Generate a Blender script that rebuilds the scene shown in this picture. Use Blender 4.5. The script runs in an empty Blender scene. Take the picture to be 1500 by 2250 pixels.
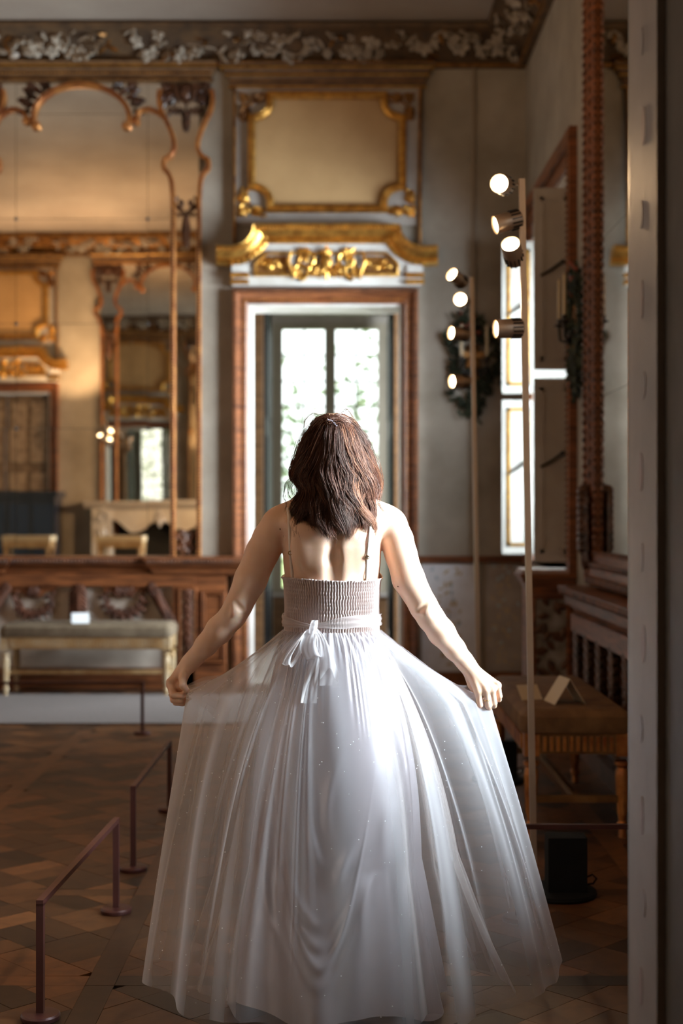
import bpy, math, random
import numpy as np
from mathutils import Vector, Matrix

random.seed(7)
rng = np.random.default_rng(7)
scene = bpy.context.scene
COL = scene.collection
PI = math.pi

# ------------------------------------------------------------------ camera
F = 3125.0            # focal length in pixels of the 1500x2250 frame (50 mm on a 24x36 portrait frame)
EYE = 1.39            # camera height
cam_d = bpy.data.cameras.new('camera')
cam_d.sensor_fit = 'VERTICAL'
cam_d.sensor_height = 36.0
cam_d.sensor_width = 24.0
cam_d.lens = 50.0
cam_d.clip_start = 0.05
cam_d.dof.use_dof = True
cam_d.dof.focus_distance = 3.97
cam_d.dof.aperture_fstop = 2.2
cam = bpy.data.objects.new('camera', cam_d)
cam.location = (0, 0, EYE)
cam.rotation_euler = (PI / 2, 0, 0)
COL.objects.link(cam)
scene.camera = cam

# ------------------------------------------------------------------ world, daylight, exposure
world = bpy.data.worlds.new('world')
scene.world = world
world.use_nodes = True
wn = world.node_tree
bg = wn.nodes['Background']
bg.inputs['Color'].default_value = (0.93, 0.98, 1.0, 1)
bg.inputs['Strength'].default_value = 2.4
scene.view_settings.view_transform = 'Standard'
scene.view_settings.look = 'None'
scene.view_settings.gamma = 1.0
scene.view_settings.use_curve_mapping = False
scene.view_settings.exposure = 0.42
scene.cycles.max_bounces = 10
scene.cycles.diffuse_bounces = 5
scene.cycles.glossy_bounces = 6
scene.cycles.transparent_max_bounces = 24
scene.cycles.sample_clamp_indirect = 6.0
scene.cycles.caustics_reflective = False
scene.cycles.caustics_refractive = False

sun_d = bpy.data.lights.new('sun', 'SUN')
sun_d.energy = 9.0
sun_d.angle = math.radians(1.0)
sun_d.color = (1.0, 0.95, 0.86)
sun = bpy.data.objects.new('sun', sun_d)
sun.rotation_euler = (math.radians(35), math.radians(-25), 0)
COL.objects.link(sun)


def daylight(name, loc, size, target, watts, colour, spread=180):
    d = bpy.data.lights.new(name, 'AREA')
    d.shape = 'RECTANGLE'
    d.size, d.size_y = size
    d.energy = watts
    d.color = colour
    d.spread = math.radians(spread)
    o = bpy.data.objects.new(name, d)
    o.location = loc
    v = Vector(target) - Vector(loc)
    o.rotation_euler = v.to_track_quat('-Z', 'Y').to_euler()
    COL.objects.link(o)
    return o


# daylight standing in this room's tall right-hand windows; the third lamp is added fill
daylight('daylight_near_window', (2.12, 3.62, 2.15), (0.95, 2.2), (0.0, 4.05, 1.65), 185, (0.74, 0.87, 1.0), 85)
daylight('daylight_far_window', (2.12, 10.0, 2.2), (1.5, 2.2), (-0.8, 10.9, 2.0), 215, (0.82, 0.91, 1.0), 115)
daylight('next_room_fill', (1.83, 13.0, 2.3), (1.5, 2.2), (-1.0, 13.2, 1.6), 100, (0.90, 0.95, 1.0))  # added fill, unseen, to brighten the next room and its window frames

# ------------------------------------------------------------------ mesh helpers


def rotz(a):
    c, s = math.cos(a), math.sin(a)
    return np.array([[c, -s, 0], [s, c, 0], [0, 0, 1]])


def rotx(a):
    c, s = math.cos(a), math.sin(a)
    return np.array([[1, 0, 0], [0, c, -s], [0, s, c]])


def roty(a):
    c, s = math.cos(a), math.sin(a)
    return np.array([[c, 0, s], [0, 1, 0], [-s, 0, c]])


def _sphere(nu, nv):
    V, Fc = [(0, 0, 1)], []
    for j in range(1, nv):
        t = PI * j / nv
        for i in range(nu):
            p = 2 * PI * i / nu
            V.append((math.sin(t) * math.cos(p), math.sin(t) * math.sin(p), math.cos(t)))
    V.append((0, 0, -1))
    for i in range(nu):
        Fc.append((0, 1 + i, 1 + (i + 1) % nu))
    for j in range(nv - 2):
        a, b = 1 + j * nu, 1 + (j + 1) * nu
        for i in range(nu):
            Fc.append((a + i, b + i, b + (i + 1) % nu, a + (i + 1) % nu))
    a = 1 + (nv - 2) * nu
    for i in range(nu):
        Fc.append((a + i, len(V) - 1, a + (i + 1) % nu))
    return np.array(V, float), Fc


_SPH = {}


class MB:
    def __init__(self):
        self.V, self.Fc, self.n = [], [], 0

    def add(self, V, Fc):
        V = np.asarray(V, float).reshape(-1, 3)
        o = self.n
        self.V.append(V)
        self.Fc.extend([tuple(i + o for i in f) for f in Fc])
        self.n += len(V)
        return self

    def box(self, x0, x1, y0, y1, z0, z1):
        V = [(x0, y0, z0), (x1, y0, z0), (x1, y1, z0), (x0, y1, z0), (x0, y0, z1), (x1, y0, z1), (x1, y1, z1), (x0, y1, z1)]
        return self.add(V, [(3, 2, 1, 0), (4, 5, 6, 7), (0, 1, 5, 4), (1, 2, 6, 5), (2, 3, 7, 6), (3, 0, 4, 7)])

    def obox(self, c, size, R):
        sx, sy, sz = [s / 2 for s in size]
        V = np.array([(-sx, -sy, -sz), (sx, -sy, -sz), (sx, sy, -sz), (-sx, sy, -sz), (-sx, -sy, sz), (sx, -sy, sz), (sx, sy, sz), (-sx, sy, sz)])
        return self.add(V @ np.asarray(R).T + np.asarray(c), [(3, 2, 1, 0), (4, 5, 6, 7), (0, 1, 5, 4), (1, 2, 6, 5), (2, 3, 7, 6), (3, 0, 4, 7)])

    def grid(self, P, cu=False, cv=False, flip=False):
        nu, nv = P.shape[:2]
        Fc = []
        for i in range(nu if cu else nu - 1):
            i2 = (i + 1) % nu
            for j in range(nv if cv else nv - 1):
                j2 = (j + 1) % nv
                f = (i * nv + j, i2 * nv + j, i2 * nv + j2, i * nv + j2)
                Fc.append(f[::-1] if flip else f)
        return self.add(P.reshape(-1, 3), Fc)

    def tube(self, path, r, n=8, cap=True, flat=1.0):
        P = np.asarray(path, float)
        m = len(P)
        r = np.full(m, r, float) if np.isscalar(r) else np.asarray(r, float)
        T = np.gradient(P, axis=0)
        T /= np.linalg.norm(T, axis=1)[:, None] + 1e-12
        up = np.array([0, 0, 1.0]) if abs(T[0][2]) < 0.9 else np.array([0, 1.0, 0])
        N = np.cross(up, T[0])
        N /= np.linalg.norm(N)
        out = np.zeros((m, n, 3))
        for i in range(m):
            N = N - T[i] * np.dot(N, T[i])
            N /= np.linalg.norm(N) + 1e-12
            B = np.cross(T[i], N)
            for k in range(n):
                a = 2 * PI * k / n
                out[i, k] = P[i] + r[i] * (math.cos(a) * N + flat * math.sin(a) * B)
        o = self.n
        self.grid(out, cv=True)
        if cap:
            self.Fc.append(tuple(o + k for k in range(n))[::-1])
            self.Fc.append(tuple(o + (m - 1) * n + k for k in range(n)))
        return self

    def lathe(self, prof, c=(0, 0, 0), n=20, R=None, cap=True):
        pr = np.asarray(prof, float)
        m = len(pr)
        out = np.zeros((m, n, 3))
        for k in range(n):
            a = 2 * PI * k / n
            out[:, k, 0] = pr[:, 0] * math.cos(a)
            out[:, k, 1] = pr[:, 0] * math.sin(a)
            out[:, k, 2] = pr[:, 1]
        if R is not None:
            out = out @ np.asarray(R).T
        o = self.n
        self.grid(out + np.asarray(c), cv=True, flip=True)
        if cap:
            self.Fc.append(tuple(o + k for k in range(n))[::-1])
            self.Fc.append(tuple(o + (m - 1) * n + k for k in range(n)))
        return self

    def blob(self, c, rad, R=None, nu=8, nv=6):
        if (nu, nv) not in _SPH:
            _SPH[(nu, nv)] = _sphere(nu, nv)
        V, Fc = _SPH[(nu, nv)]
        rad = (rad,) * 3 if np.isscalar(rad) else rad
        V = V * np.asarray(rad)
        if R is not None:
            V = V @ np.asarray(R).T
        return self.add(V + np.asarray(c), Fc)

    def sweep(self, path, prof, closed=False, y0=0.0, loop=True):
        """path: (x,z) points on a wall; prof: (u,w) u sideways in the wall plane, w out of the wall (towards -y)."""
        P = np.asarray(path, float)
        pr = np.asarray(prof, float)
        m = len(P)
        N = np.zeros((m, 2))
        for i in range(m):
            a = P[(i - 1) % m] if (closed or i > 0) else None
            b = P[(i + 1) % m] if (closed or i < m - 1) else None
            ns = []
            for q0, q1 in ((a, P[i]), (P[i], b)):
                if q0 is None or q1 is None:
                    continue
                d = q1 - q0
                d = d / (np.linalg.norm(d) + 1e-12)
                ns.append(np.array([-d[1], d[0]]))
            n = sum(ns)
            n = n / (np.linalg.norm(n) + 1e-9)
            N[i] = n / max(0.45, float(np.dot(n, ns[0])))
        out = np.zeros((m, len(pr), 3))
        for j, (u, w) in enumerate(pr):
            out[:, j, 0] = P[:, 0] + N[:, 0] * u
            out[:, j, 2] = P[:, 1] + N[:, 1] * u
            out[:, j, 1] = y0 - w
        o = self.n
        k = len(pr)
        self.grid(out, cu=closed, cv=loop)
        if not closed and loop:
            self.Fc.append(tuple(o + j for j in range(k))[::-1])
            self.Fc.append(tuple(o + (m - 1) * k + j for j in range(k)))
        return self

    def leaf(self, c, ang, L, W, T=None, lift=0.0):
        """a lens-shaped carved leaf lying on a wall, pointing along ang in the xz plane"""
        T = T or W * 0.5
        n = 6
        ca, sa = math.cos(ang), math.sin(ang)
        V = []
        for i in range(n + 1):
            t = i / n
            w = W * math.sin(PI * min(1, t * 0.92 + 0.06)) * 0.5
            x = t * L
            h = T * math.sin(PI * (0.12 + 0.8 * t)) + lift * t
            for (u, hh) in ((-w, h * 0.25), (0, h), (w, h * 0.25)):
                V.append((c[0] + ca * x - sa * u, c[1] - hh, c[2] + sa * x + ca * u))
        Fc = []
        for i in range(n):
            for j in range(2):
                a = i * 3 + j
                Fc.append((a, a + 3, a + 4, a + 1))
            Fc.append((i * 3 + 2, i * 3 + 5, i * 3 + 3, i * 3))
        return self.add(V, Fc)

    def scroll(self, c, r0, turns, a0, sgn=1, rt=0.02, n=26, tail=None):
        pts, rr = [], []
        for i in range(n + 1):
            t = i / n
            a = a0 + sgn * turns * 2 * PI * t
            r = r0 * (1 - 0.85 * t)
            pts.append((c[0] + r * math.cos(a), c[1] - rt * 0.6 - rt * 0.6 * t, c[2] + r * math.sin(a)))
            rr.append(rt * (1 - 0.35 * t))
        self.tube(pts, rr, n=6)
        self.blob((c[0], c[1] - rt * 1.2, c[2]), rt * 1.15, nu=7, nv=5)
        return self

    def entab(self, x0, x1, prof):
        """a moulded cornice returning to the wall at both ends; prof: (z, projection)"""
        P = np.array([[(x0 - w, 0, z), (x0 - w, -w, z), (x1 + w, -w, z), (x1 + w, 0, z)] for z, w in prof])
        o = self.n
        self.grid(P, flip=True)
        self.Fc.append((o, o + 1, o + 2, o + 3))
        k = o + 4 * (len(prof) - 1)
        self.Fc.append((k + 3, k + 2, k + 1, k))
        return self

    def mesh(self, name, smooth=None, origin=(0, 0, 0)):
        me = bpy.data.meshes.new(name)
        V = np.concatenate(self.V) - np.asarray(origin, float)
        me.from_pydata(V.tolist(), [], self.Fc)
        if smooth:
            me.polygons.foreach_set('use_smooth', [True] * len(me.polygons))
            if smooth is not True:
                me.set_sharp_from_angle(angle=math.radians(smooth))
        me.update()
        return me

    def build(self, name, mat, parent=None, smooth=35, kind=None, label=None, origin=None):
        org = origin if origin is not None else (0, 0, 0)
        me = self.mesh(name, smooth, org)
        me.materials.append(mat)
        return link(name, me, parent, kind, label)


def link(name, me, parent=None, kind=None, label=None):
    o = bpy.data.objects.new(name, me)
    COL.objects.link(o)
    if parent is not None:
        o.parent = parent
    if kind:
        o['kind'] = kind
    if label:
        o['label'] = label
    return o


def thing(name, label, cat, loc=(0, 0, 0), rz=0.0, group=None):
    o = bpy.data.objects.new(name, None)
    o.empty_display_size = 0.05
    o.location = loc
    o.rotation_euler = (0, 0, rz)
    o['label'] = label
    o['category'] = cat
    if group:
        o['group'] = group
    COL.objects.link(o)
    return o


def struct_root(name, loc=(0, 0, 0), rz=0.0, label=None):
    o = bpy.data.objects.new(name, None)
    o.empty_display_size = 0.05
    o.location = loc
    o.rotation_euler = (0, 0, rz)
    o['kind'] = 'structure'
    if label:
        o['label'] = label
    COL.objects.link(o)
    return o


def kids(o):
    return [c for c in COL.objects if c.parent == o]


def copy_tree(o, parent=None, table=None):
    table = table or {}
    c = o.copy()
    COL.objects.link(c)
    c.parent = parent
    for ch in list(o.children):
        copy_tree(ch, c)
    return c


def place(o, loc, rz=0.0, label=None, name=None):
    o.location = loc
    o.rotation_euler = (0, 0, rz)
    if label:
        o['label'] = label
    return o


# ------------------------------------------------------------------ materials
MATS = {}


def nodes_of(name):
    m = bpy.data.materials.new(name)
    m.use_nodes = True
    nt = m.node_tree
    return m, nt, nt.nodes, nt.links, nt.nodes['Principled BSDF']


def mat(name, col, rough=0.5, metal=0.0, var=0.0, vscale=6.0, col2=None, bump=0.0, bscale=40.0, spec=0.5, island=0.0, coat=0.0, detail=4.0):
    """plain procedural material: base colour, noise mottling towards col2, fine relief"""
    m, nt, N, L, b = nodes_of(name)
    b.inputs['Roughness'].default_value = rough
    b.inputs['Metallic'].default_value = metal
    b.inputs['Specular IOR Level'].default_value = spec
    b.inputs['Coat Weight'].default_value = coat
    b.inputs['Base Color'].default_value = (*col, 1)
    tc = N.new('ShaderNodeTexCoord')
    src = None
    if var > 0 or col2:
        nz = N.new('ShaderNodeTexNoise')
        nz.inputs['Scale'].default_value = vscale
        nz.inputs['Detail'].default_value = detail
        nz.inputs['Roughness'].default_value = 0.6
        L.new(tc.outputs['Object'], nz.inputs['Vector'])
        cr = N.new('ShaderNodeValToRGB')
        cr.color_ramp.elements[0].position = 0.35
        cr.color_ramp.elements[1].position = 0.68
        c2 = col2 or tuple(c * (1 - var) for c in col)
        cr.color_ramp.elements[0].color = (*c2, 1)
        cr.color_ramp.elements[1].color = (*col, 1)
        L.new(nz.outputs['Fac'], cr.inputs['Fac'])
        src = cr.outputs['Color']
    if island > 0:
        geo = N.new('ShaderNodeNewGeometry')
        hsv = N.new('ShaderNodeHueSaturation')
        mr = N.new('ShaderNodeMapRange')
        mr.inputs['To Min'].default_value = 1 - island
        mr.inputs['To Max'].default_value = 1 + island
        L.new(geo.outputs['Random Per Island'], mr.inputs['Value'])
        L.new(mr.outputs['Result'], hsv.inputs['Value'])
        if src:
            L.new(src, hsv.inputs['Color'])
        else:
            hsv.inputs['Color'].default_value = (*col, 1)
        src = hsv.outputs['Color']
    if src:
        L.new(src, b.inputs['Base Color'])
    if bump > 0:
        nb = N.new('ShaderNodeTexNoise')
        nb.inputs['Scale'].default_value = bscale
        nb.inputs['Detail'].default_value = 5
        L.new(tc.outputs['Object'], nb.inputs['Vector'])
        bp = N.new('ShaderNodeBump')
        bp.inputs['Strength'].default_value = bump
        bp.inputs['Distance'].default_value = 0.01
        L.new(nb.outputs['Fac'], bp.inputs['Height'])
        L.new(bp.outputs['Normal'], b.inputs['Normal'])
    MATS[name] = m
    return m


def wood(name, c1, c2, rough=0.4, scale=(3, 3, 30), island=0.0, bump=0.15, coat=0.0):
    m, nt, N, L, b = nodes_of(name)
    b.inputs['Roughness'].default_value = rough
    b.inputs['Coat Weight'].default_value = coat
    tc = N.new('ShaderNodeTexCoord')
    mp = N.new('ShaderNodeMapping')
    mp.inputs['Scale'].default_value = scale
    L.new(tc.outputs['Object'], mp.inputs['Vector'])
    nz = N.new('ShaderNodeTexNoise')
    nz.inputs['Scale'].default_value = 1.6
    nz.inputs['Detail'].default_value = 7
    nz.inputs['Distortion'].default_value = 0.6
    L.new(mp.outputs['Vector'], nz.inputs['Vector'])
    cr = N.new('ShaderNodeValToRGB')
    cr.color_ramp.elements[0].position = 0.32
    cr.color_ramp.elements[1].position = 0.7
    cr.color_ramp.elements[0].color = (*c2, 1)
    cr.color_ramp.elements[1].color = (*c1, 1)
    L.new(nz.outputs['Fac'], cr.inputs['Fac'])
    src = cr.outputs['Color']
    if island > 0:
        geo = N.new('ShaderNodeNewGeometry')
        oi = N.new('ShaderNodeObjectInfo')
        ad = N.new('ShaderNodeMath')
        ad.operation = 'ADD'
        L.new(geo.outputs['Random Per Island'], ad.inputs[0])
        L.new(oi.outputs['Random'], ad.inputs[1])
        fr = N.new('ShaderNodeMath')
        fr.operation = 'FRACT'
        L.new(ad.outputs[0], fr.inputs[0])
        mr = N.new('ShaderNodeMapRange')
        mr.inputs['To Min'].default_value = 1 - island
        mr.inputs['To Max'].default_value = 1 + island
        L.new(fr.outputs[0], mr.inputs['Value'])
        hsv = N.new('ShaderNodeHueSaturation')
        L.new(mr.outputs['Result'], hsv.inputs['Value'])
        L.new(src, hsv.inputs['Color'])
        src = hsv.outputs['Color']
    L.new(src, b.inputs['Base Color'])
    bp = N.new('ShaderNodeBump')
    bp.inputs['Strength'].default_value = bump
    bp.inputs['Distance'].default_value = 0.004
    L.new(nz.outputs['Fac'], bp.inputs['Height'])
    L.new(bp.outputs['Normal'], b.inputs['Normal'])
    MATS[name] = m
    return m


def mirror_mat(name, tint=(0.82, 0.78, 0.70), rough=0.012):
    m, nt, N, L, b = nodes_of(name)
    b.inputs['Metallic'].default_value = 1.0
    b.inputs['Roughness'].default_value = rough
    tc = N.new('ShaderNodeTexCoord')
    nz = N.new('ShaderNodeTexNoise')
    nz.inputs['Scale'].default_value = 2.5
    nz.inputs['Detail'].default_value = 6
    L.new(tc.outputs['Object'], nz.inputs['Vector'])
    cr = N.new('ShaderNodeValToRGB')
    cr.color_ramp.elements[0].color = (*[c * 0.86 for c in tint], 1)
    cr.color_ramp.elements[1].color = (*tint, 1)
    cr.color_ramp.elements[0].position = 0.3
    cr.color_ramp.elements[1].position = 0.6
    L.new(nz.outputs['Fac'], cr.inputs['Fac'])
    L.new(cr.outputs['Color'], b.inputs['Base Color'])
    MATS[name] = m
    return m


def glass_mat(name, tint=(0.97, 0.99, 0.97)):
    m, nt, N, L, b = nodes_of(name)
    N.remove(b)
    out = N['Material Output']
    tr = N.new('ShaderNodeBsdfTransparent')
    tr.inputs['Color'].default_value = (*tint, 1)
    gl = N.new('ShaderNodeBsdfGlossy')
    gl.inputs['Roughness'].default_value = 0.02
    fr = N.new('ShaderNodeFresnel')
    fr.inputs['IOR'].default_value = 1.45
    mx = N.new('ShaderNodeMixShader')
    L.new(fr.outputs[0], mx.inputs[0])
    L.new(tr.outputs[0], mx.inputs[1])
    L.new(gl.outputs[0], mx.inputs[2])
    L.new(mx.outputs[0], out.inputs['Surface'])
    MATS[name] = m
    return m


def emit_mat(name, col, strength):
    m, nt, N, L, b = nodes_of(name)
    b.inputs['Base Color'].default_value = (*col, 1)
    b.inputs['Emission Color'].default_value = (*col, 1)
    b.inputs['Emission Strength'].default_value = strength
    MATS[name] = m
    return m


PLASTER = mat('grey_plaster', (0.46, 0.41, 0.345), 0.85, col2=(0.30, 0.26, 0.21), vscale=1.6, bump=0.15, bscale=30, detail=8)
CEIL = mat('ceiling_plaster', (0.42, 0.36, 0.31), 0.9, col2=(0.35, 0.29, 0.25), vscale=1.2, bump=0.08)
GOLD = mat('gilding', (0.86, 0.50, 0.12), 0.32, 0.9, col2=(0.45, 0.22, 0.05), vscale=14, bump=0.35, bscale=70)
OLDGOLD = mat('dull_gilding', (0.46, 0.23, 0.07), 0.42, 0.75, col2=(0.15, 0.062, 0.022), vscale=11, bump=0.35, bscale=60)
CREAM = mat('white_paint', (0.72, 0.70, 0.68), 0.5, col2=(0.58, 0.54, 0.50), vscale=5, bump=0.08)
CANVAS = mat('beige_canvas', (0.55, 0.345, 0.16), 0.8, col2=(0.46, 0.28, 0.125), vscale=2.2, bump=0.12, bscale=260)
WALNUT = wood('walnut', (0.30, 0.100, 0.034), (0.09, 0.028, 0.011), 0.38, coat=0.0)
CARVED = mat('carved_walnut', (0.20, 0.070, 0.026), 0.45, col2=(0.05, 0.017, 0.008), vscale=9, bump=0.4, bscale=60)
DARKWOOD = mat('dark_carved_wood', (0.12, 0.045, 0.02), 0.4, col2=(0.03, 0.012, 0.007), vscale=12, bump=0.4, bscale=60)
GILTWOOD = mat('worn_gilt_wood', (0.64, 0.28, 0.08), 0.36, 0.5, col2=(0.30, 0.09, 0.03), vscale=10, bump=0.3, bscale=60)
MIRROR = mirror_mat('old_mirror')
SEAM = mat('mirror_seam', (0.06, 0.05, 0.04), 0.6)
STUCCO_W = mat('white_stucco', (0.46, 0.40, 0.34), 0.8, col2=(0.27, 0.22, 0.17), vscale=9, bump=0.2)
STUCCO_D = mat('shaded_cove', (0.13, 0.075, 0.035), 0.7, col2=(0.05, 0.03, 0.018), vscale=7, bump=0.3)  # darker copy of the stucco, the cove's shade put into its colour
BROWNPAINT = mat('brown_cornice_paint', (0.20, 0.105, 0.045), 0.55, col2=(0.10, 0.05, 0.022), vscale=9, bump=.15)
GREYGROUND = mat('grey_panel_paint', (0.46, 0.42, 0.39), 0.6, col2=(0.36, 0.32, 0.29), vscale=5)
SWAG = mat('swag_wood', (0.13, 0.047, 0.025), 0.6, col2=(0.045, 0.017, 0.010), vscale=10, bump=.4, bscale=60, spec=.2)
# ================================================================== geometry of the place
D = 11.36                  # back wall
S = F / D                  # pixels per metre on the back wall
XR = 1.47                  # right wall
XL = -5.6                  # left wall
YF = 3.0                   # front wall (with the doorway the view passes through)
TF = 0.5                   # its thickness
HC = 5.21                  # ceiling
FAR = 15.6                 # window wall of the next room


def bx(px):
    return (px - 750.0) / S


def bz(py):
    return EYE - (py - 1125.0) / S


DOOR_L, DOOR_R, DOOR_T = bx(545), bx(885), bz(668)
DOOR_C = (DOOR_L + DOOR_R) / 2
MIR_C = bx(180)
DOOR2_C = 2 * MIR_C - DOOR_C
HW = (DOOR_R - DOOR_L) / 2


def wall_with_holes(u0, u1, z0, z1, holes):
    """rectangles (u0,u1,z0,z1) covering a wall minus its holes"""
    us = sorted({u0, u1, *[h[0] for h in holes], *[h[1] for h in holes]})
    out = []
    for a, b in zip(us[:-1], us[1:]):
        mid = (a + b) / 2
        hs = sorted([h for h in holes if h[0] < mid < h[1]], key=lambda h: h[2])
        z = z0
        for h in hs:
            if h[2] > z:
                out.append((a, b, z, h[2]))
            z = h[3]
        if z < z1:
            out.append((a, b, z, z1))
    return out


# back wall
m = MB()
for a, b, z0, z1 in wall_with_holes(XL - .3, XR + .6, 0, HC, [(DOOR_L, DOOR_R, 0, DOOR_T), (DOOR2_C - HW, DOOR2_C + HW, 0, DOOR_T)]):
    m.box(a, b, D, D + 0.4, z0, z1)
m.build('wall_back', PLASTER, kind='structure', smooth=None)

# right wall with two windows
WIN = [(9.05, 10.95, 1.02, 3.48), (3.24, 4.10, 1.05, 3.48)]
m = MB()
for a, b, z0, z1 in wall_with_holes(-1.6, D, 0, HC, [(w[0], w[1], w[2], w[3]) for w in WIN]):
    m.box(XR, XR + 0.55, a, b, z0, z1)
m.build('wall_right', PLASTER, kind='structure', smooth=None)

m = MB()
m.box(XL - .3, XL, YF - TF, D, 0, HC)
m.build('wall_left', PLASTER, kind='structure', smooth=None)

# front wall with the doorway the view passes through
JR = 0.616
FD_C = -4.66            # closed painted door in the front wall
JL = -0.98
m = MB()
for a, b, z0, z1 in wall_with_holes(XL - .3, XR, 0, HC, [(JL, JR, 0, 3.2), (FD_C - HW, FD_C + HW, 0, DOOR_T)]):
    m.box(a, b, YF - TF, YF, z0, z1)
m.build('wall_front', PLASTER, kind='structure', smooth=None)

m = MB()
m.box(XL - .3, XR + .6, -1.6, 16.3, HC, HC + .2)
m.build('ceiling', CEIL, kind='structure', smooth=None)

# the room behind the camera and the room beyond the back wall
ANTE = mat('anteroom_plaster', (0.40, 0.37, 0.34), 0.85, col2=(0.30, 0.28, 0.25), vscale=2)
m = MB()
m.box(-2.6, -2.4, -1.6, YF - TF, 0, HC)
m.box(-2.6, XR + .5, -1.8, -1.6, 0, HC)
m.build('wall_anteroom', ANTE, kind='structure', smooth=None)
NEXT = mat('next_room_plaster', (0.62, 0.60, 0.54), 0.8, col2=(0.50, 0.47, 0.42), vscale=2)
NW = [(-0.75, 0.50, 0.50, 3.46), (DOOR2_C - .62, DOOR2_C + .62, 0.50, 3.46)]
m = MB()
for a, b, z0, z1 in wall_with_holes(XL - .3, XR + .6, 0, HC, NW):
    m.box(a, b, FAR, FAR + .5, z0, z1)
for a, b, z0, z1 in wall_with_holes(D + .4, FAR, 0, HC, [(12.2, 13.8, 1.1, 3.5)]):
    m.box(XR + .4, XR + .6, a, b, z0, z1)
m.box(XL - .3, XL - .1, D + .4, FAR, 0, HC)
m.build('wall_next_room', NEXT, kind='structure', smooth=None)

# niche round the far window: doorway-like frame of dark panelled leaves
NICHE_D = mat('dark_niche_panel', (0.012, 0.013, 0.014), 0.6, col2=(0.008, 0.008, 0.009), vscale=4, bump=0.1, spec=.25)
NICHE_B = wood('niche_brown', (0.30, 0.16, 0.07), (0.14, 0.07, 0.03), 0.45)
for wi, (a, b, z0, z1) in enumerate(NW):
    t = struct_root('trim_%d' % (20 + wi), ((a + b) / 2, 14.0, 0))
    hw = (b - a) / 2
    for sg in (-1, 1):
        MB().box(min(sg * (hw + .02), sg * (hw + .14)), max(sg * (hw + .02), sg * (hw + .14)), -.06, .06, 0, 3.50).build('casing', NICHE_B, t)
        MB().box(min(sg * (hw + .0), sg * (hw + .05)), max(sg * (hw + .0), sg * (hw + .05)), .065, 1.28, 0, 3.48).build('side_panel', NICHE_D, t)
        mm = MB()
        for zz in (0.15, 1.25, 2.35):
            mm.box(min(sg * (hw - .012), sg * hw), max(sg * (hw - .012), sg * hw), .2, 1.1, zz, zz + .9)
        mm.build('raised_panel', NICHE_D, t)
    MB().box(-hw - .14, hw + .14, -.06, .06, 3.505, 3.66).build('casing', NICHE_B, t)
    MB().box(-hw - .05, hw + .05, .065, 1.3, 3.50, 3.56).build('niche_head', NEXT, t)

# ------------------------------------------------------------------ parquet floor
FLOORBASE = mat('floor_joint', (0.025, 0.014, 0.008), 0.8)
PARQ = wood('oak_parquet', (0.105, 0.042, 0.014), (0.062, 0.024, 0.008), 0.46, scale=(9, 9, 9), island=0.8, bump=0.1)
FARFLOOR = mat('pale_stone_floor', (0.62, 0.60, 0.55), 0.35, col2=(0.5, 0.48, 0.44), vscale=3)
m = MB()
m.box(XL - .3, XR + .6, -1.8, 16.3, -0.2, -0.012)
floor = m.build('floor', FLOORBASE, kind='structure', smooth=None)
m = MB()
m.box(XL, XR + .4, D + 0.2, FAR, -.012, 0.0)
m.build('stone_paving', FARFLOOR, floor, smooth=None)


def clip_poly(poly, x0, x1, y0, y1):
    def cut(P, f, inter):
        out = []
        for i in range(len(P)):
            a, b = P[i - 1], P[i]
            fa, fb = f(a), f(b)
            if fa >= 0:
                out.append(a)
            if (fa >= 0) != (fb >= 0):
                t = fa / (fa - fb)
                out.append((a[0] + t * (b[0] - a[0]), a[1] + t * (b[1] - a[1])))
        return out
    for f in (lambda p: p[0] - x0, lambda p: x1 - p[0], lambda p: p[1] - y0, lambda p: y1 - p[1]):
        if len(poly) < 3:
            return []
        poly = cut(poly, f, None)
    return poly if len(poly) >= 3 else []


def shrink(poly, g):
    c = np.mean(poly, axis=0)
    P = np.array(poly)
    d = P - c
    r = np.linalg.norm(d, axis=1)[:, None] + 1e-9
    return P - d / r * np.minimum(g, r * .5)


planks = []
PX, PY, BW = 0.92, 0.98, 0.085
xs = [-0.71 + PX * k for k in range(-6, 4)]
ys = [5.20 + PY * k for k in range(-6, 7)]
q = 0.235
for xi in xs:
    for yi in ys:
        x0, x1, y0, y1 = xi + BW / 2, xi + PX - BW / 2, yi + BW / 2, yi + PY - BW / 2
        if x1 < XL or x0 > XR or y1 < -1.2 or y0 > D + .3:
            continue
        planks.append([(xi - BW / 2, yi - BW / 2), (xi + BW / 2, yi - BW / 2), (xi + BW / 2, yi + PY - BW / 2), (xi - BW / 2, yi + PY - BW / 2)])
        planks.append([(x0, yi - BW / 2), (x1, yi - BW / 2), (x1, yi + BW / 2), (x0, yi + BW / 2)])
        cx, cy = (x0 + x1) / 2, (y0 + y1) / 2
        s2 = math.sqrt(.5)
        for i in range(-4, 4):
            for j in range(-4, 4):
                for h in range(2):
                    if (i + j) % 2 == 0:
                        r = (i * q, (i + 1) * q, (j + h * .5) * q, (j + h * .5 + .5) * q)
                    else:
                        r = ((i + h * .5) * q, (i + h * .5 + .5) * q, j * q, (j + 1) * q)
                    pl = [(cx + (u - v) * s2, cy + (u + v) * s2) for u, v in ((r[0], r[2]), (r[1], r[2]), (r[1], r[3]), (r[0], r[3]))]
                    pl = clip_poly(pl, x0, x1, y0, y1)
                    if len(pl) >= 3:
                        P = np.array(pl)
                        ar = 0.5 * abs(np.dot(P[:, 0], np.roll(P[:, 1], 1)) - np.dot(P[:, 1], np.roll(P[:, 0], 1)))
                        if ar > 0.0006:
                            planks.append(pl)
rest = MB()
scored = []
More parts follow.
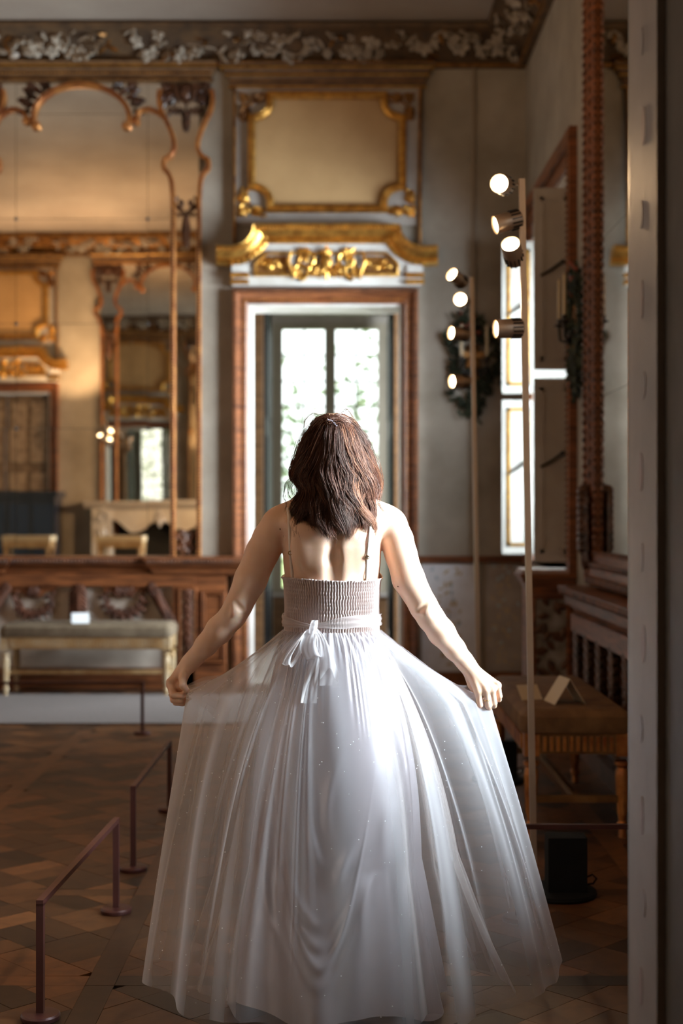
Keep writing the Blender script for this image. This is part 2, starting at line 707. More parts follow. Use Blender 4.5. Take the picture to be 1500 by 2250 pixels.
for pl in planks:
    P = np.array(pl)
    P[:, 0] = np.clip(P[:, 0], XL, XR)
    P[:, 1] = np.clip(P[:, 1], -1.2, D + .2)
    if np.ptp(P[:, 0]) < .01 or np.ptp(P[:, 1]) < .01:
        continue
    c = P.mean(axis=0)
    px, py = 750 + F * c[0] / max(c[1], .1), 1125 + F * EYE / max(c[1], .1)
    inview = c[1] > 2.6 and -60 < px < 1370 and py < 2330 and not (430 < px < 1130 and py > 1560)
    area = 0.5 * abs(np.dot(P[:, 0], np.roll(P[:, 1], 1)) - np.dot(P[:, 1], np.roll(P[:, 0], 1)))
    scored.append((area / c[1] ** 3 if inview else 0, P))
scored.sort(key=lambda t: -t[0])
for k, (sc_, P) in enumerate(scored):
    Q = shrink(P, 0.0016)
    n = len(Q)
    a = sum(Q[i - 1][0] * Q[i][1] - Q[i][0] * Q[i - 1][1] for i in range(n))
    if a < 0:
        Q = Q[::-1]
    zt = rng.uniform(-0.0012, 0.0)
    V = [(p[0], p[1], -0.011) for p in Q] + [(p[0], p[1], zt) for p in Q]
    Fc = [tuple(range(n, 2 * n))] + [(i, (i + 1) % n, n + (i + 1) % n, n + i) for i in range(n)]
    if k < 300 and sc_ > 0:
        MB().add(V, Fc).build('plank', PARQ, floor, smooth=None)
    else:
        rest.add(V, Fc)
rest.build('plank_field', PARQ, floor, smooth=None, kind='stuff')

# pale floor runner in front of the wall bench
RUNNER = mat('pale_runner', (0.22, 0.188, 0.182), 0.9, col2=(0.19, 0.165, 0.16), vscale=30, bump=0.2, bscale=300)
m = MB()
m.box(-4.6, -0.35, 9.30, 10.80, 0.001, 0.010)
o = m.build('floor_runner', RUNNER, smooth=None)
o['label'] = 'pale grey runner lying flat on the parquet under the wall bench'
o['category'] = 'runner'

# ------------------------------------------------------------------ floral stucco cornice
flower_meshes = []
for v in range(4):
    m = MB()
    n = 5 + v % 2
    for i in range(n):
        a = 2 * PI * i / n + v
        m.blob((0.034 * math.cos(a), 0.0, 0.034 * math.sin(a)), (0.026, 0.013, 0.020), R=roty(-a), nu=7, nv=5)
    m.blob((0, -.012, 0), 0.014, nu=6, nv=5)
    me = m.mesh('flower', 60)
    me.materials.append(STUCCO_W)
    flower_meshes.append(me)
leaf_meshes = []
for v in range(2):
    m = MB()
    m.leaf((0, 0, 0), 0.3, .12, .045, .018)
    m.leaf((0, 0, 0), 1.6, .10, .04, .018)
    m.leaf((0, 0, 0), 3.4 + v, .12, .045, .018)
    me = m.mesh('leaf_spray', 60)
    me.materials.append(OLDGOLD if v else STUCCO_W)
    leaf_meshes.append(me)


def cornice(name, length, loc, rz, dens, cove=None):
    root = struct_root(name, loc, rz)
    # profile: (u up from the foot, w out of the wall)
    prof = [(-.02, 0), (-.02, .05), (.02, .06), (.03, .045), (.07, .09), (.13, .19), (.19, .27), (.20, .33), (.235, .34), (.26, .30), (.26, 0)]
    m = MB()
    m.sweep([(0, 4.95), (length, 4.95)], prof)
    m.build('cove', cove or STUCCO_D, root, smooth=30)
    m = MB()
    m.box(0, length, -.075, -.05, 4.925, 4.95)
    m.build('gilt_fillet', OLDGOLD, root, smooth=None)
    # gilded fluting between the flower clusters
    m = MB()
    x = 0.05
    while x < length - .05:
        if math.sin(x * 7.4) > -0.2:
            m.tube([(x, -.075, 5.02), (x + .02, -.15, 5.07), (x + .035, -.24, 5.13)], [.009, .013, .008], n=5)
        x += .035
    m.build('gilt_ribs', OLDGOLD, root, kind='stuff')
    x = 0.06
    rr = random.Random(len(name) * 7 + int(length * 10))
    while x < length - .06:
        clus = 0.5 + 0.5 * math.sin(x * 7.4 + 2.6)
        if rr.random() < 0.25 + .75 * clus:
            t = rr.random()
            z = 4.99 + t * .17
            w = .085 + t * .17
            o = link('flower', rr.choice(flower_meshes), root)
            o.location = (x, -w - .01, z)
            o.rotation_euler = (0.75 + rr.uniform(-.3, .3), rr.uniform(0, 6), rr.uniform(-.3, .3))
            k = rr.uniform(.7, 1.5)
            o.scale = (k, k, k)
        elif rr.random() < .6:
            o = link('leaf_spray', rr.choice(leaf_meshes), root)
            t = rr.random()
            o.location = (x, -.09 - t * .16, 5.0 + t * .15)
            o.rotation_euler = (0.7, rr.uniform(0, 6), 0)
        x += dens * rr.uniform(.6, 1.3)
    return root


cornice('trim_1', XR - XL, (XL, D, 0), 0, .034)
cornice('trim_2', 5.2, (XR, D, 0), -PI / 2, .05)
cornice('trim_3', XR - XL, (XR, YF, 0), PI, .05, OLDGOLD)  # brighter gilt cove: the uplit look of this cornice is put into the colour

# little hook and ceiling rosette by the cornice
m = MB()
m.tube([(bx(172), D - .42, bz(62)), (bx(170), D - .42, bz(48)), (bx(172), D - .42, bz(38)), (bx(176), D - .42, bz(36))], .008, n=6)
o = m.build('ceiling_hook', DARKWOOD)
o['label'] = 'small dark iron hook at the top of the flower cornice'
o['category'] = 'hook'
m = MB()
m.lathe([(0, 0), (.042, 0), (.042, .012), (.03, .02), (0, .024)], n=18, R=rotx(PI / 2), c=(bx(36), D - .08, bz(128)))
o = m.build('smoke_detector', CREAM)
o['label'] = 'small round white disc under the cornice above the big mirror'
o['category'] = 'detector'
# ================================================================== fittings of the back wall (built round a local centre, y=0 is the wall face)


def arc(cx, cz, rx, rz_, a0, a1, n=10):
    return [(cx + rx * math.cos(a0 + (a1 - a0) * i / n), cz + rz_ * math.sin(a0 + (a1 - a0) * i / n)) for i in range(n + 1)]


FRAME_P = lambda w, h: [(-w / 2, 0), (-w / 2, h * .7), (-w * .3, h), (-w * .1, h * .75), (w * .1, h * .75), (w * .3, h), (w / 2, h * .7), (w / 2, 0)]
ROUND_P = lambda w, h: [(-w / 2, 0), (-w / 2, h * .5), (-w * .3, h * .9), (0, h), (w * .3, h * .9), (w / 2, h * .5), (w / 2, 0)]


def egg_row(m, p0, p1, y, r, step, squash=(1, .7, 1.25)):
    p0, p1 = np.array(p0), np.array(p1)
    L = np.linalg.norm(p1 - p0)
    n = max(1, int(L / step))
    d = (p1 - p0) / L
    a = math.atan2(d[1], d[0])
    for i in range(n):
        p = p0 + d * (i + .5) * L / n
        m.blob((p[0], y, p[1]), (r * squash[0] * .9, r * squash[1], r * squash[2]), R=roty(-a), nu=6, nv=4)


# ---- carved door casing ------------------------------------------------------
def door_casing(root):
    c = DOOR_C
    x0, x1, zt = DOOR_L - c, DOOR_R - c, DOOR_T
    w = 33 / S
    path = [(x0 - w / 2, 0), (x0 - w / 2, zt + w / 2), (x1 + w / 2, zt + w / 2), (x1 + w / 2, 0)]
    prof = [(-w / 2, 0), (-w / 2, .03), (-w * .36, .045), (-w * .2, .035), (w * .1, .05), (w * .22, .075), (w * .45, .085), (w / 2, .07), (w / 2, 0)]
    MB().sweep(path, prof).build('casing', WALNUT, root)
    m = MB()
    e = w * .32
    egg_row(m, (x0 - w / 2 - e, .05), (x0 - w / 2 - e, zt + w / 2 + e), -.085, .014, .034)
    egg_row(m, (x1 + w / 2 + e, .05), (x1 + w / 2 + e, zt + w / 2 + e), -.085, .014, .034)
    egg_row(m, (x0 - w / 2 - e, zt + w / 2 + e), (x1 + w / 2 + e, zt + w / 2 + e), -.085, .014, .034)
    m.build('egg_moulding', CARVED, root, kind='stuff')
    m = MB()
    egg_row(m, (x0 - w * .25, .05), (x0 - w * .25, zt + w * .25), -.045, .008, .022)
    egg_row(m, (x1 + w * .25, .05), (x1 + w * .25, zt + w * .25), -.045, .008, .022)
    egg_row(m, (x0 - w * .25, zt + w * .25), (x1 + w * .25, zt + w * .25), -.045, .008, .022)
    m.build('bead_moulding', GILTWOOD, root, kind='stuff')
    # white reveal lining
    for sg, x in ((1, x0), (-1, x1)):
        MB().box(min(x, x + sg * .022), max(x, x + sg * .022), .0, .40, 0, zt).build('reveal_board', CREAM, root, smooth=None)
    MB().box(x0 + .022, x1 - .022, .0, .40, zt - .022, zt).build('reveal_head', CREAM, root, smooth=None)


door1 = struct_root('door_1', (DOOR_C, D, 0))
door_casing(door1)
door2 = copy_tree(door1)
door2.name = 'door_2'
door2.location = (DOOR2_C, D, 0)

# ---- overdoor pediment ---------------------------------------------------------
PAL_GOLD = GOLD


def acanthus(m, c, ang, k=1.0, y=-.03):
    for da, L, W in ((0, .13, .05), (.55, .10, .04), (-.55, .10, .04), (1.05, .07, .03), (-1.05, .07, .03)):
        m.leaf((c[0], y, c[1]), ang + da, L * k, W * k, .024 * k)


def pediment(loc, rz, label):
    c = DOOR_C
    X = lambda px: bx(px) - c
    t = thing('door_pediment', label, 'pediment', loc, rz)
    # white frieze behind everything
    m = MB()
    zb = bz(631)
    poly = [(X(512), zb), (X(512), bz(575)), (X(545), bz(560)), (X(575), bz(530)), (X(862), bz(530)), (X(890), bz(560)), (X(925), bz(575)), (X(925), zb)]
    V = [(x, -.06, z) for x, z in poly] + [(x, 0, z) for x, z in poly]
    n = len(poly)
    m.add(V, [tuple(range(n))] + [(i, n + i, n + (i + 1) % n, (i + 1) % n) for i in range(n)])
    m.build('frieze', CREAM, t, smooth=None)
    # swept gilded cornice: tips, concave flanks, raised middle
    half = [(X(478), bz(556)), (X(505), bz(558))] + [(X(505 + 62 * math.sin(a)), bz(508 + 50 * math.cos(a))) for a in np.linspace(.15, PI / 2 - .05, 9)] + [(X(572), bz(510))]
    right = [(-x + 2 * (X(718.5)), z) for x, z in half[::-1]]
    path = half + right
    prof = [(-.105, 0), (-.105, .07), (-.075, .085), (-.06, .075), (-.045, .11), (-.015, .13), (0, .17), (.03, .19), (.035, .15), (.035, 0)]
    MB().sweep(path, prof).build('cornice', GOLD, t)
    m = MB()
    P = np.array(path)
    for a, b in zip(P[:-1], P[1:]):
        if np.linalg.norm(b - a) > .005:
            egg_row(m, a, b, -.188, .011, .026)
    m.build('bead_moulding', GOLD, t, kind='stuff')
    m = MB()
    for a, b in zip(P[1:-2], P[2:-1]):
        d = (b - a) / (np.linalg.norm(b - a) + 1e-9)
        nn = np.array([-d[1], d[0]])
        egg_row(m, a - nn * .095, b - nn * .095, -.09, .011, .024)
    m.build('dentil_moulding', GOLD, t, kind='stuff')
    # gilded tapering field frame
    fr = [(X(562), bz(607)), (X(562), bz(583)), (X(585), bz(560)), (X(848), bz(560)), (X(872), bz(583)), (X(872), bz(607))]
    MB().sweep(fr, ROUND_P(.028, .03), closed=True, y0=-.06).build('field_frame', GOLD, t)
    for sg in (-1, 1):
        m = MB()
        x0_, x1_ = (X(568), X(632)) if sg < 0 else (X(798), X(866))
        zz0, zz1 = bz(604), bz(566)
        if sg < 0:
            pts = [(x0_, zz0), (x1_, zz0), (x1_, zz1), (X(587), zz1), (x0_, bz(585))]
        else:
            pts = [(x0_, zz0), (x1_, zz0), (x1_, bz(585)), (X(847), zz1), (x0_, zz1)]
        n = len(pts)
        m.add([(x, -.066, z) for x, z in pts] + [(x, -.06, z) for x, z in pts], [tuple(range(n))] + [(i, n + i, n + (i + 1) % n, (i + 1) % n) for i in range(n)])
        m.build('gilt_field', OLDGOLD, t, smooth=None)
        m = MB()
        cx = (x0_ + x1_) / 2
        for k in range(4):
            m.scroll((cx + (k - 1.5) * .055, -.066, (zz0 + zz1) / 2 + .015 * (-1) ** k), .035, 1.1, k * 1.7, (-1) ** k, .009, n=14)
        acanthus(m, (cx, (zz0 + zz1) / 2), 0 if sg > 0 else PI, .8, -.07)
        m.build('field_scrollwork', GOLD, t)
        m = MB()
        for z_ in (bz(628), bz(613)):
            m.box(*(sorted((X(508) if sg < 0 else X(890), X(548) if sg < 0 else X(930)))), -.10, 0, z_, z_ + .035)
        xa, xb = sorted((X(508) if sg < 0 else X(890), X(548) if sg < 0 else X(930)))
        egg_row(m, (xa, bz(610)), (xb, bz(610)), -.10, .012, .024)
        m.build('block_base', GOLD, t)
        MB().box(xa + .01, xb - .01, -.085, -.0, bz(606), bz(586)).build('block', CREAM, t, smooth=None)
    # central cartouche of mirrored scrolls
    cx, cz = X(717), bz(584)
    for sg in (-1, 1):
        m = MB()
        m.scroll((cx + sg * .17, -.06, cz + .03), .085, 1.4, PI / 2, sg, .017)
        m.scroll((cx + sg * .21, -.06, cz - .05), .075, 1.2, -PI / 2, -sg, .016)
        m.scroll((cx + sg * .10, -.07, cz - .055), .05, 1.2, 0.5, -sg, .013)
        m.tube([(cx + sg * .28, -.085, cz + .10), (cx + sg * .305, -.095, cz + .02), (cx + sg * .27, -.09, cz - .07), (cx + sg * .25, -.08, cz - .11)], [.012, .018, .016, .010], n=7)
        acanthus(m, (cx + sg * .14, cz + .06), PI / 2 - sg * .9, .9, -.075)
        acanthus(m, (cx + sg * .22, cz - .04), -PI / 2 + sg * .6, .8, -.075)
        acanthus(m, (cx + sg * .05, cz - .02), -PI / 2 + sg * .9, .7, -.085)
        for k in range(5):
            m.blob((cx + sg * (.06 + .05 * k), -.09, cz - .10 + .012 * (k % 2)), .014, nu=6, nv=5)
        m.build('cartouche_scroll', GOLD, t)
    m = MB()
    m.blob((cx, -.085, cz + .02), (.05, .03, .065), nu=10, nv=8)
    acanthus(m, (cx, cz + .05), PI / 2, .8, -.09)
    acanthus(m, (cx, cz - .02), -PI / 2, .9, -.09)
    m.build('cartouche_boss', GOLD, t)
    return t


ped = pediment((DOOR_C, D, 0), 0, 'gilded swept pediment with scroll cartouche above the open door')

# ---- overdoor panel ------------------------------------------------------------


def overdoor(loc, rz, label):
    c = DOOR_C
    X = lambda px: bx(px) - c
    t = thing('overdoor_panel', label, 'panel', loc, rz)
    MB().box(X(516), X(922), -.03, 0, bz(496), bz(190)).build('ground', GREYGROUND, t, smooth=None, label='grey white painted ground')
    # moulded top cornice
    x0_, x1_ = X(516), X(922)
    z0 = bz(197)
    MB().entab(x0_, x1_, [(z0, .035), (z0 + .03, .045), (z0 + .035, .03), (z0 + .07, .04), (z0 + .09, .06), (z0 + .10, .055), (z0 + .13, .075), (z0 + .15, .095), (z0 + .165, .10), (z0 + .17, .115), (z0 + .195, .125)]).build('cornice', BROWNPAINT, t)
    for zz, w_ in ((.012, .045), (.10, .068), (.152, .105)):
        MB().entab(x0_, x1_, [(z0 + zz - .008, w_), (z0 + zz, w_ + .006), (z0 + zz + .008, w_)]).build('gilt_fillet', GOLD, t)
    m = MB()
    egg_row(m, (x0_ - .11, z0 + .185), (x1_ + .11, z0 + .185), -.125, .010, .024)
    egg_row(m, (x0_ - .05, z0 + .055), (x1_ + .05, z0 + .055), -.042, .008, .020)
    m.build('bead_moulding', OLDGOLD, t, kind='stuff')
    for px in (516, 922):
        MB().sweep([(X(px), bz(538)), (X(px), bz(196))], ROUND_P(.028, .035), y0=-.03).build('border', OLDGOLD, t)
    # shaped canvas field
    fpath = ([(X(553), bz(262)), (X(562), bz(262))] + [(X(562 + 32 * math.sin(a)), bz(260 - 34 * (1 - math.cos(a)))) for a in np.linspace(.1, PI / 2, 7)] + [(X(594), bz(213))])
    fpath2 = [(2 * X(718.5) - x, z) for x, z in fpath[::-1]]
    zmid = (bz(213) + bz(462)) / 2
    bot = [(x, 2 * zmid - z) for x, z in (fpath + fpath2)[::-1]]
    outline = fpath + fpath2 + bot
    n = len(outline)
    ctr = (X(718.5), zmid)
    m = MB()
    V = [(x, -.036, z) for x, z in outline] + [(ctr[0], -.036, ctr[1])]
    m.add(V, [(n, i, (i + 1) % n) for i in range(n)])
    m.build('canvas', CANVAS, t, smooth=None, label='plain beige canvas field')
    MB().sweep(outline[::-1], [(-.03, 0), (-.03, .03), (-.015, .05), (0, .04), (.012, .055), (.028, .045), (.034, 0)], closed=True, y0=-.03).build('inner_frame', GOLD, t)
    m = MB()
    P = np.array(outline)
    for i in range(n):
        a, b = P[i], P[(i + 1) % n]
        if np.linalg.norm(b - a) > .012:
            egg_row(m, a, b, -.08, .008, .02)
    m.build('bead_moulding', GOLD, t, kind='stuff')
    for (px, py, ax, az) in ((543, 224, -1, 1), (894, 224, 1, 1), (541, 462, -1, -1), (896, 462, 1, -1)):
        m = MB()
        x, z = X(px), bz(py)
        m.scroll((x, -.03, z), .055, 1.4, .8, ax * az, .013)
        m.scroll((x + ax * .02, -.03, z - az * .13), .04, 1.3, 2.2, -ax * az, .011)
        m.scroll((x - ax * .13, -.03, z + az * .02), .04, 1.3, -.6, -ax * az, .011)
        acanthus(m, (x, z), math.atan2(az, ax), .7, -.04)
        acanthus(m, (x + ax * .01, z - az * .05), math.atan2(-az, ax * .2), .8, -.045)
        acanthus(m, (x - ax * .05, z + az * .01), math.atan2(az * .2, -ax), .8, -.045)
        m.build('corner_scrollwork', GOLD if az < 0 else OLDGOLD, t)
    return t


over = overdoor((DOOR_C, D, 0), 0, 'framed beige overdoor panel with gilt corners above the open door')
o2 = copy_tree(over)
place(o2, (DOOR2_C, D, 0), 0, 'framed overdoor panel above the second door, seen twice mirrored')
p2 = copy_tree(ped)
place(p2, (DOOR2_C, D, 0), 0, 'gilded pediment above the second door, seen twice mirrored')
o3 = copy_tree(over)
place(o3, (FD_C, YF, 0), PI, 'framed beige overdoor panel reflected in the big mirror')
p3 = copy_tree(ped)
place(p3, (FD_C, YF, 0), PI, 'gilded swept pediment reflected in the big mirror above painted door')
d3 = copy_tree(door1)
d3.name = 'door_3'
d3.location = (FD_C, YF, 0)
d3.rotation_euler = (0, 0, PI)
# painted double door leaves (closed) in that casing
LEAF = mat('painted_door', (0.24, 0.17, 0.12), 0.55, col2=(0.13, 0.09, 0.06), vscale=14, bump=0.1)
LEAF2 = mat('painted_door_panel', (0.46, 0.37, 0.28), 0.55, col2=(0.22, 0.15, 0.11), vscale=14)
for sg in (-1, 1):
    MB().box(*sorted((sg * .004, sg * (HW - .02))), .10, .14, 0.01, DOOR_T - .03).build('door_leaf', LEAF, d3, smooth=None)
    for k in range(3):
        z0 = .15 + k * .97
        for xx in (.06, .33):
            MB().box(*sorted((sg * xx, sg * (xx + .21))), .085, .10, z0, z0 + .82).build('door_panel', LEAF2, d3, smooth=None)

# ---- great mirror --------------------------------------------------------------
ROSE = mat('mirror_clip', (0.05, 0.045, 0.04), 0.4)


def great_mirror(loc, rz, label, bottom=1222, tint=None):
    c = MIR_C
    X = lambda px: bx(px) - c
    t = thing('wall_mirror', label, 'mirror', loc, rz)
    zb, zt = bz(bottom), bz(182)
    MB().box(X(-78), X(438), -.012, 0, zb, zt).build('backing', SEAM, t, smooth=None)
    # panes with hairline seams
    cols = [-78, 36, 325, 438]
    rows = [182, 252, 482, 712, 942, bottom]
    rr = random.Random(5)
    for i in range(3):
        for j in range(5):
            g = .0016
            x0, x1 = X(cols[i]) + g, X(cols[i + 1]) - g
            z1, z0 = bz(rows[j]) - g, bz(rows[j + 1]) + g
            m = MB()
            ta, tb = rr.uniform(-.0009, .0009), rr.uniform(-.0006, .0006)
            cx, cz = (x0 + x1) / 2, (z0 + z1) / 2
            V = []
            for y in (-.016, -.0125):
                for (x, z) in ((x0, z0), (x1, z0), (x1, z1), (x0, z1)):
                    V.append((x, y + ta * (x - cx) + tb * (z - cz), z))
            m.add(V, [(0, 1, 2, 3), (7, 6, 5, 4), (0, 4, 5, 1), (1, 5, 6, 2), (2, 6, 7, 3), (3, 7, 4, 0)])
            m.build('pane', MIRROR, t, smooth=None)
    for px in (36, 325):
        for py in (482, 712, 942):
            MB().lathe([(0, 0), (.016, 0), (.013, .008), (0, .012)], n=12, R=rotx(PI / 2), c=(X(px), -.016, bz(py))).build('clip', ROSE, t)
    # frame strips, one pair for each side
    inner = [(352, 200), (350, 222), (355, 245), (367, 270), (379, 298), (383, 322), (378, 340), (368, 349), (361, 354), (361, 372), (370, 382), (377, 400), (380, 430), (381, 460), (381, 800), (381, bottom)]
    outer = [(466, 200), (468, 222), (464, 245), (452, 270), (440, 298), (435, 322), (440, 340), (450, 349), (458, 354), (458, 372), (448, 384), (441, 402), (439, 430), (438, 460), (438, 800), (438, bottom)]

    def smoothpath(P):
        P = np.array(P, float)
        out = []
        for i in range(len(P) - 1):
            p0, p1, p2, p3 = P[max(i - 1, 0)], P[i], P[i + 1], P[min(i + 2, len(P) - 1)]
            n = 4 if np.linalg.norm(p2 - p1) < 60 else 1
            for k in range(n):
                u = k / n
                if n == 1:
                    out.append(p1)
                else:
                    out.append(.5 * ((2 * p1) + (-p0 + p2) * u + (2 * p0 - 5 * p1 + 4 * p2 - p3) * u ** 2 + (-p0 + 3 * p1 - 3 * p2 + p3) * u ** 3))
        out.append(P[-1])
        return out
    for sg in (1, -1):
        MX = (lambda px: X(px)) if sg > 0 else (lambda px: -X(px) + 2 * X(180))
        for nm, pth in (('inner_frame', inner), ('outer_frame', outer)):
            pts = [(MX(p[0]), bz(p[1])) for p in smoothpath(pth)]
            m = MB().sweep(pts, FRAME_P(.038, .055), y0=-.012)
            m.build(nm, GILTWOOD, t)
            m = MB()
            egg_row(m, pts[-3], pts[-1], -.064, .010, .026)
            m.build('bead_moulding', CARVED, t, kind='stuff')
        # shouldered capital with lambrequin mask
        cx = MX(409)
        m = MB()
        for s2 in (-1, 1):
            m.scroll((cx + s2 * .17, -.02, bz(192)), .035, 1.2, PI / 2, s2, .018)
            acanthus(m, (cx + s2 * .08, bz(208)), -PI / 2 + s2 * .9, 1.0, -.035)
            acanthus(m, (cx + s2 * .15, bz(212)), -PI / 2 + s2 * .3, .9, -.03)
            m.tube([(cx + s2 * .06, -.05, bz(190)), (cx + s2 * .075, -.06, bz(205)), (cx + s2 * .055, -.05, bz(222))], .014, n=6)
        m.blob((cx, -.05, bz(205)), (.05, .035, .07), nu=10, nv=8)
        prf = [(cx - .20, bz(186)), (cx + .20, bz(186)), (cx + .19, bz(216)), (cx + .12, bz(232)), (cx + .05, bz(222)), (cx, bz(232)), (cx - .05, bz(222)), (cx - .12, bz(232)), (cx - .19, bz(216))]
        n = len(prf)
        m.add([(x, -.035, z) for x, z in prf] + [(x, -.014, z) for x, z in prf], [tuple(range(n))[::-1]] + [(i, (i + 1) % n, n + (i + 1) % n, n + i) for i in range(n)])
        m.build('lambrequin', DARKWOOD, t)
        m = MB()
        for s2 in (-1, 1):
            for k in range(7):
                m.leaf((cx + s2 * (.03 + .018 * k), -.016, bz(243 + 2 * abs(k - 3))), PI / 2 if k % 2 else -PI / 2, .04, .026, .014)
                m.blob((cx + s2 * (.03 + .018 * k), -.03, bz(245)), .015, nu=6, nv=5)
        m.tube([(cx, -.03, bz(228)), (cx, -.03, bz(250))], .008, n=6)
        for k in range(9):
            z = bz(250 + k * 4.6)
            r = .022 * math.sin(PI * (k + 1.5) / 11)
            for s2 in (-1, 0, 1):
                m.blob((cx + s2 * r, -.03 - .01 * (s2 == 0), z), .014, nu=6, nv=5)
        m.build('festoon', DARKWOOD, t)
        # lower ornament on the side strip
        m = MB()
        for s2 in (-1, 1):
            m.scroll((cx + s2 * .045, -.02, bz(446)), .045, 1.1, PI / 2 - s2 * .4, -s2, .011)
            m.leaf((cx, -.02, bz(468)), PI / 2 - s2 * 1.1, .11, .03, .02)
            for k in range(5):
                m.blob((cx + s2 * .017 * k, -.03, bz(472 + 2 * (k % 2))), .012, nu=6, nv=5)
        for k in range(14):
            z = bz(478 + k * 4.8)
            r = .024 * math.sin(PI * (k + 2) / 17)
            for s2 in (-1, 0, 1):
                m.blob((cx + s2 * r, -.03 - .01 * (s2 == 0), z), .014, nu=6, nv=5)
        m.build('pendant', DARKWOOD, t)
        # foot ornament
        m = MB()
        for s2 in (-1, 1):
            m.scroll((cx + s2 * .05, -.02, bz(1176)), .045, 1.3, PI / 2, s2, .012)
            m.scroll((cx + s2 * .045, -.02, bz(1205)), .045, 1.3, -PI / 2, -s2, .012)
        acanthus(m, (cx, bz(1200)), PI / 2, 1.0, -.02)
        m.build('foot_scrollwork', CARVED, t)
        # arched middle of the top: half arch with scroll ends and crest leaves
        pts = [(X(180) + sg * (bx(285) - bx(180)) * math.sin(a) * 1.0, bz(262) + (74 / S) * math.cos(a)) for a in np.linspace(0, 1.75, 16)]
        m = MB().sweep(pts, FRAME_P(.04, .055), y0=-.012)
        ex, ez = pts[-1]
        m.scroll((ex - sg * .02, -.03, ez - .01), .03, 1.2, 0 if sg > 0 else PI, -sg, .016)
        m.build('arch', GILTWOOD, t)
        pts = [(MX(303 + 0), bz(272)), (MX(301), bz(262)), (MX(306), bz(250)), (MX(318), bz(243)), (MX(332), bz(242)), (MX(345), bz(248)), (MX(358), bz(258))]
        m = MB().sweep(pts, FRAME_P(.034, .05), y0=-.012)
        m.scroll((MX(301), -.03, bz(268)), .032, 1.2, PI / 2, sg, .016)
        m.build('arch_spring', GILTWOOD, t)
        m = MB()
        for (px, py, an) in ((250, 196, .9), (268, 205, .5), (282, 216, .3), (292, 230, .1), (298, 245, -.3), (262, 196, 1.2), (290, 205, .4), (300, 222, 0.0)):
            an2 = an if sg > 0 else PI - an
            m.leaf((MX(px), -.02, bz(py)), an2, .08, .05, .03)
            m.blob((MX(px), -.03, bz(py)), .02, nu=6, nv=5)
        m.scroll((MX(290), -.02, bz(190)), .035, 1.2, 0, sg, .016)
        m.scroll((MX(298), -.02, bz(226)), .035, 1.2, 0, sg, .016)
        m.build('arch_crest', DARKWOOD, t)
    # top moulding
    z0 = bz(183)
    MB().entab(X(-92), X(452), [(z0, .05), (z0 + .03, .06), (z0 + .035, .045), (z0 + .07, .07), (z0 + .10, .09), (z0 + .11, .08), (z0 + .14, .10), (z0 + .15, .11)]).build('top_moulding', BROWNPAINT, t)
    MB().entab(X(-92), X(452), [(z0 + .112, .088), (z0 + .122, .096), (z0 + .132, .09)]).build('gilt_fillet', GOLD, t)
    MB().entab(X(-92), X(452), [(z0 + .008, .058), (z0 + .016, .066), (z0 + .026, .06)]).build('gilt_fillet', OLDGOLD, t)
    m = MB()
    egg_row(m, (X(-105), z0 + .062), (X(465), z0 + .062), -.072, .012, .028)
    m.build('bead_moulding', OLDGOLD, t, kind='stuff')
    return t


gm = great_mirror((MIR_C, D, 0), 0, 'tall arched wall mirror of many panes in a carved gilt frame')
FM_C = -2.39
gm2 = copy_tree(gm)
place(gm2, (FM_C, YF, 0), PI, 'arched chimney mirror above the fireplace, seen inside the big mirror')

# ---- carved dado below the great mirror ----------------------------------------------
PALE = mat('pale_backing_cloth', (0.64, 0.55, 0.47), 0.8, col2=(0.54, 0.45, 0.38), vscale=6)


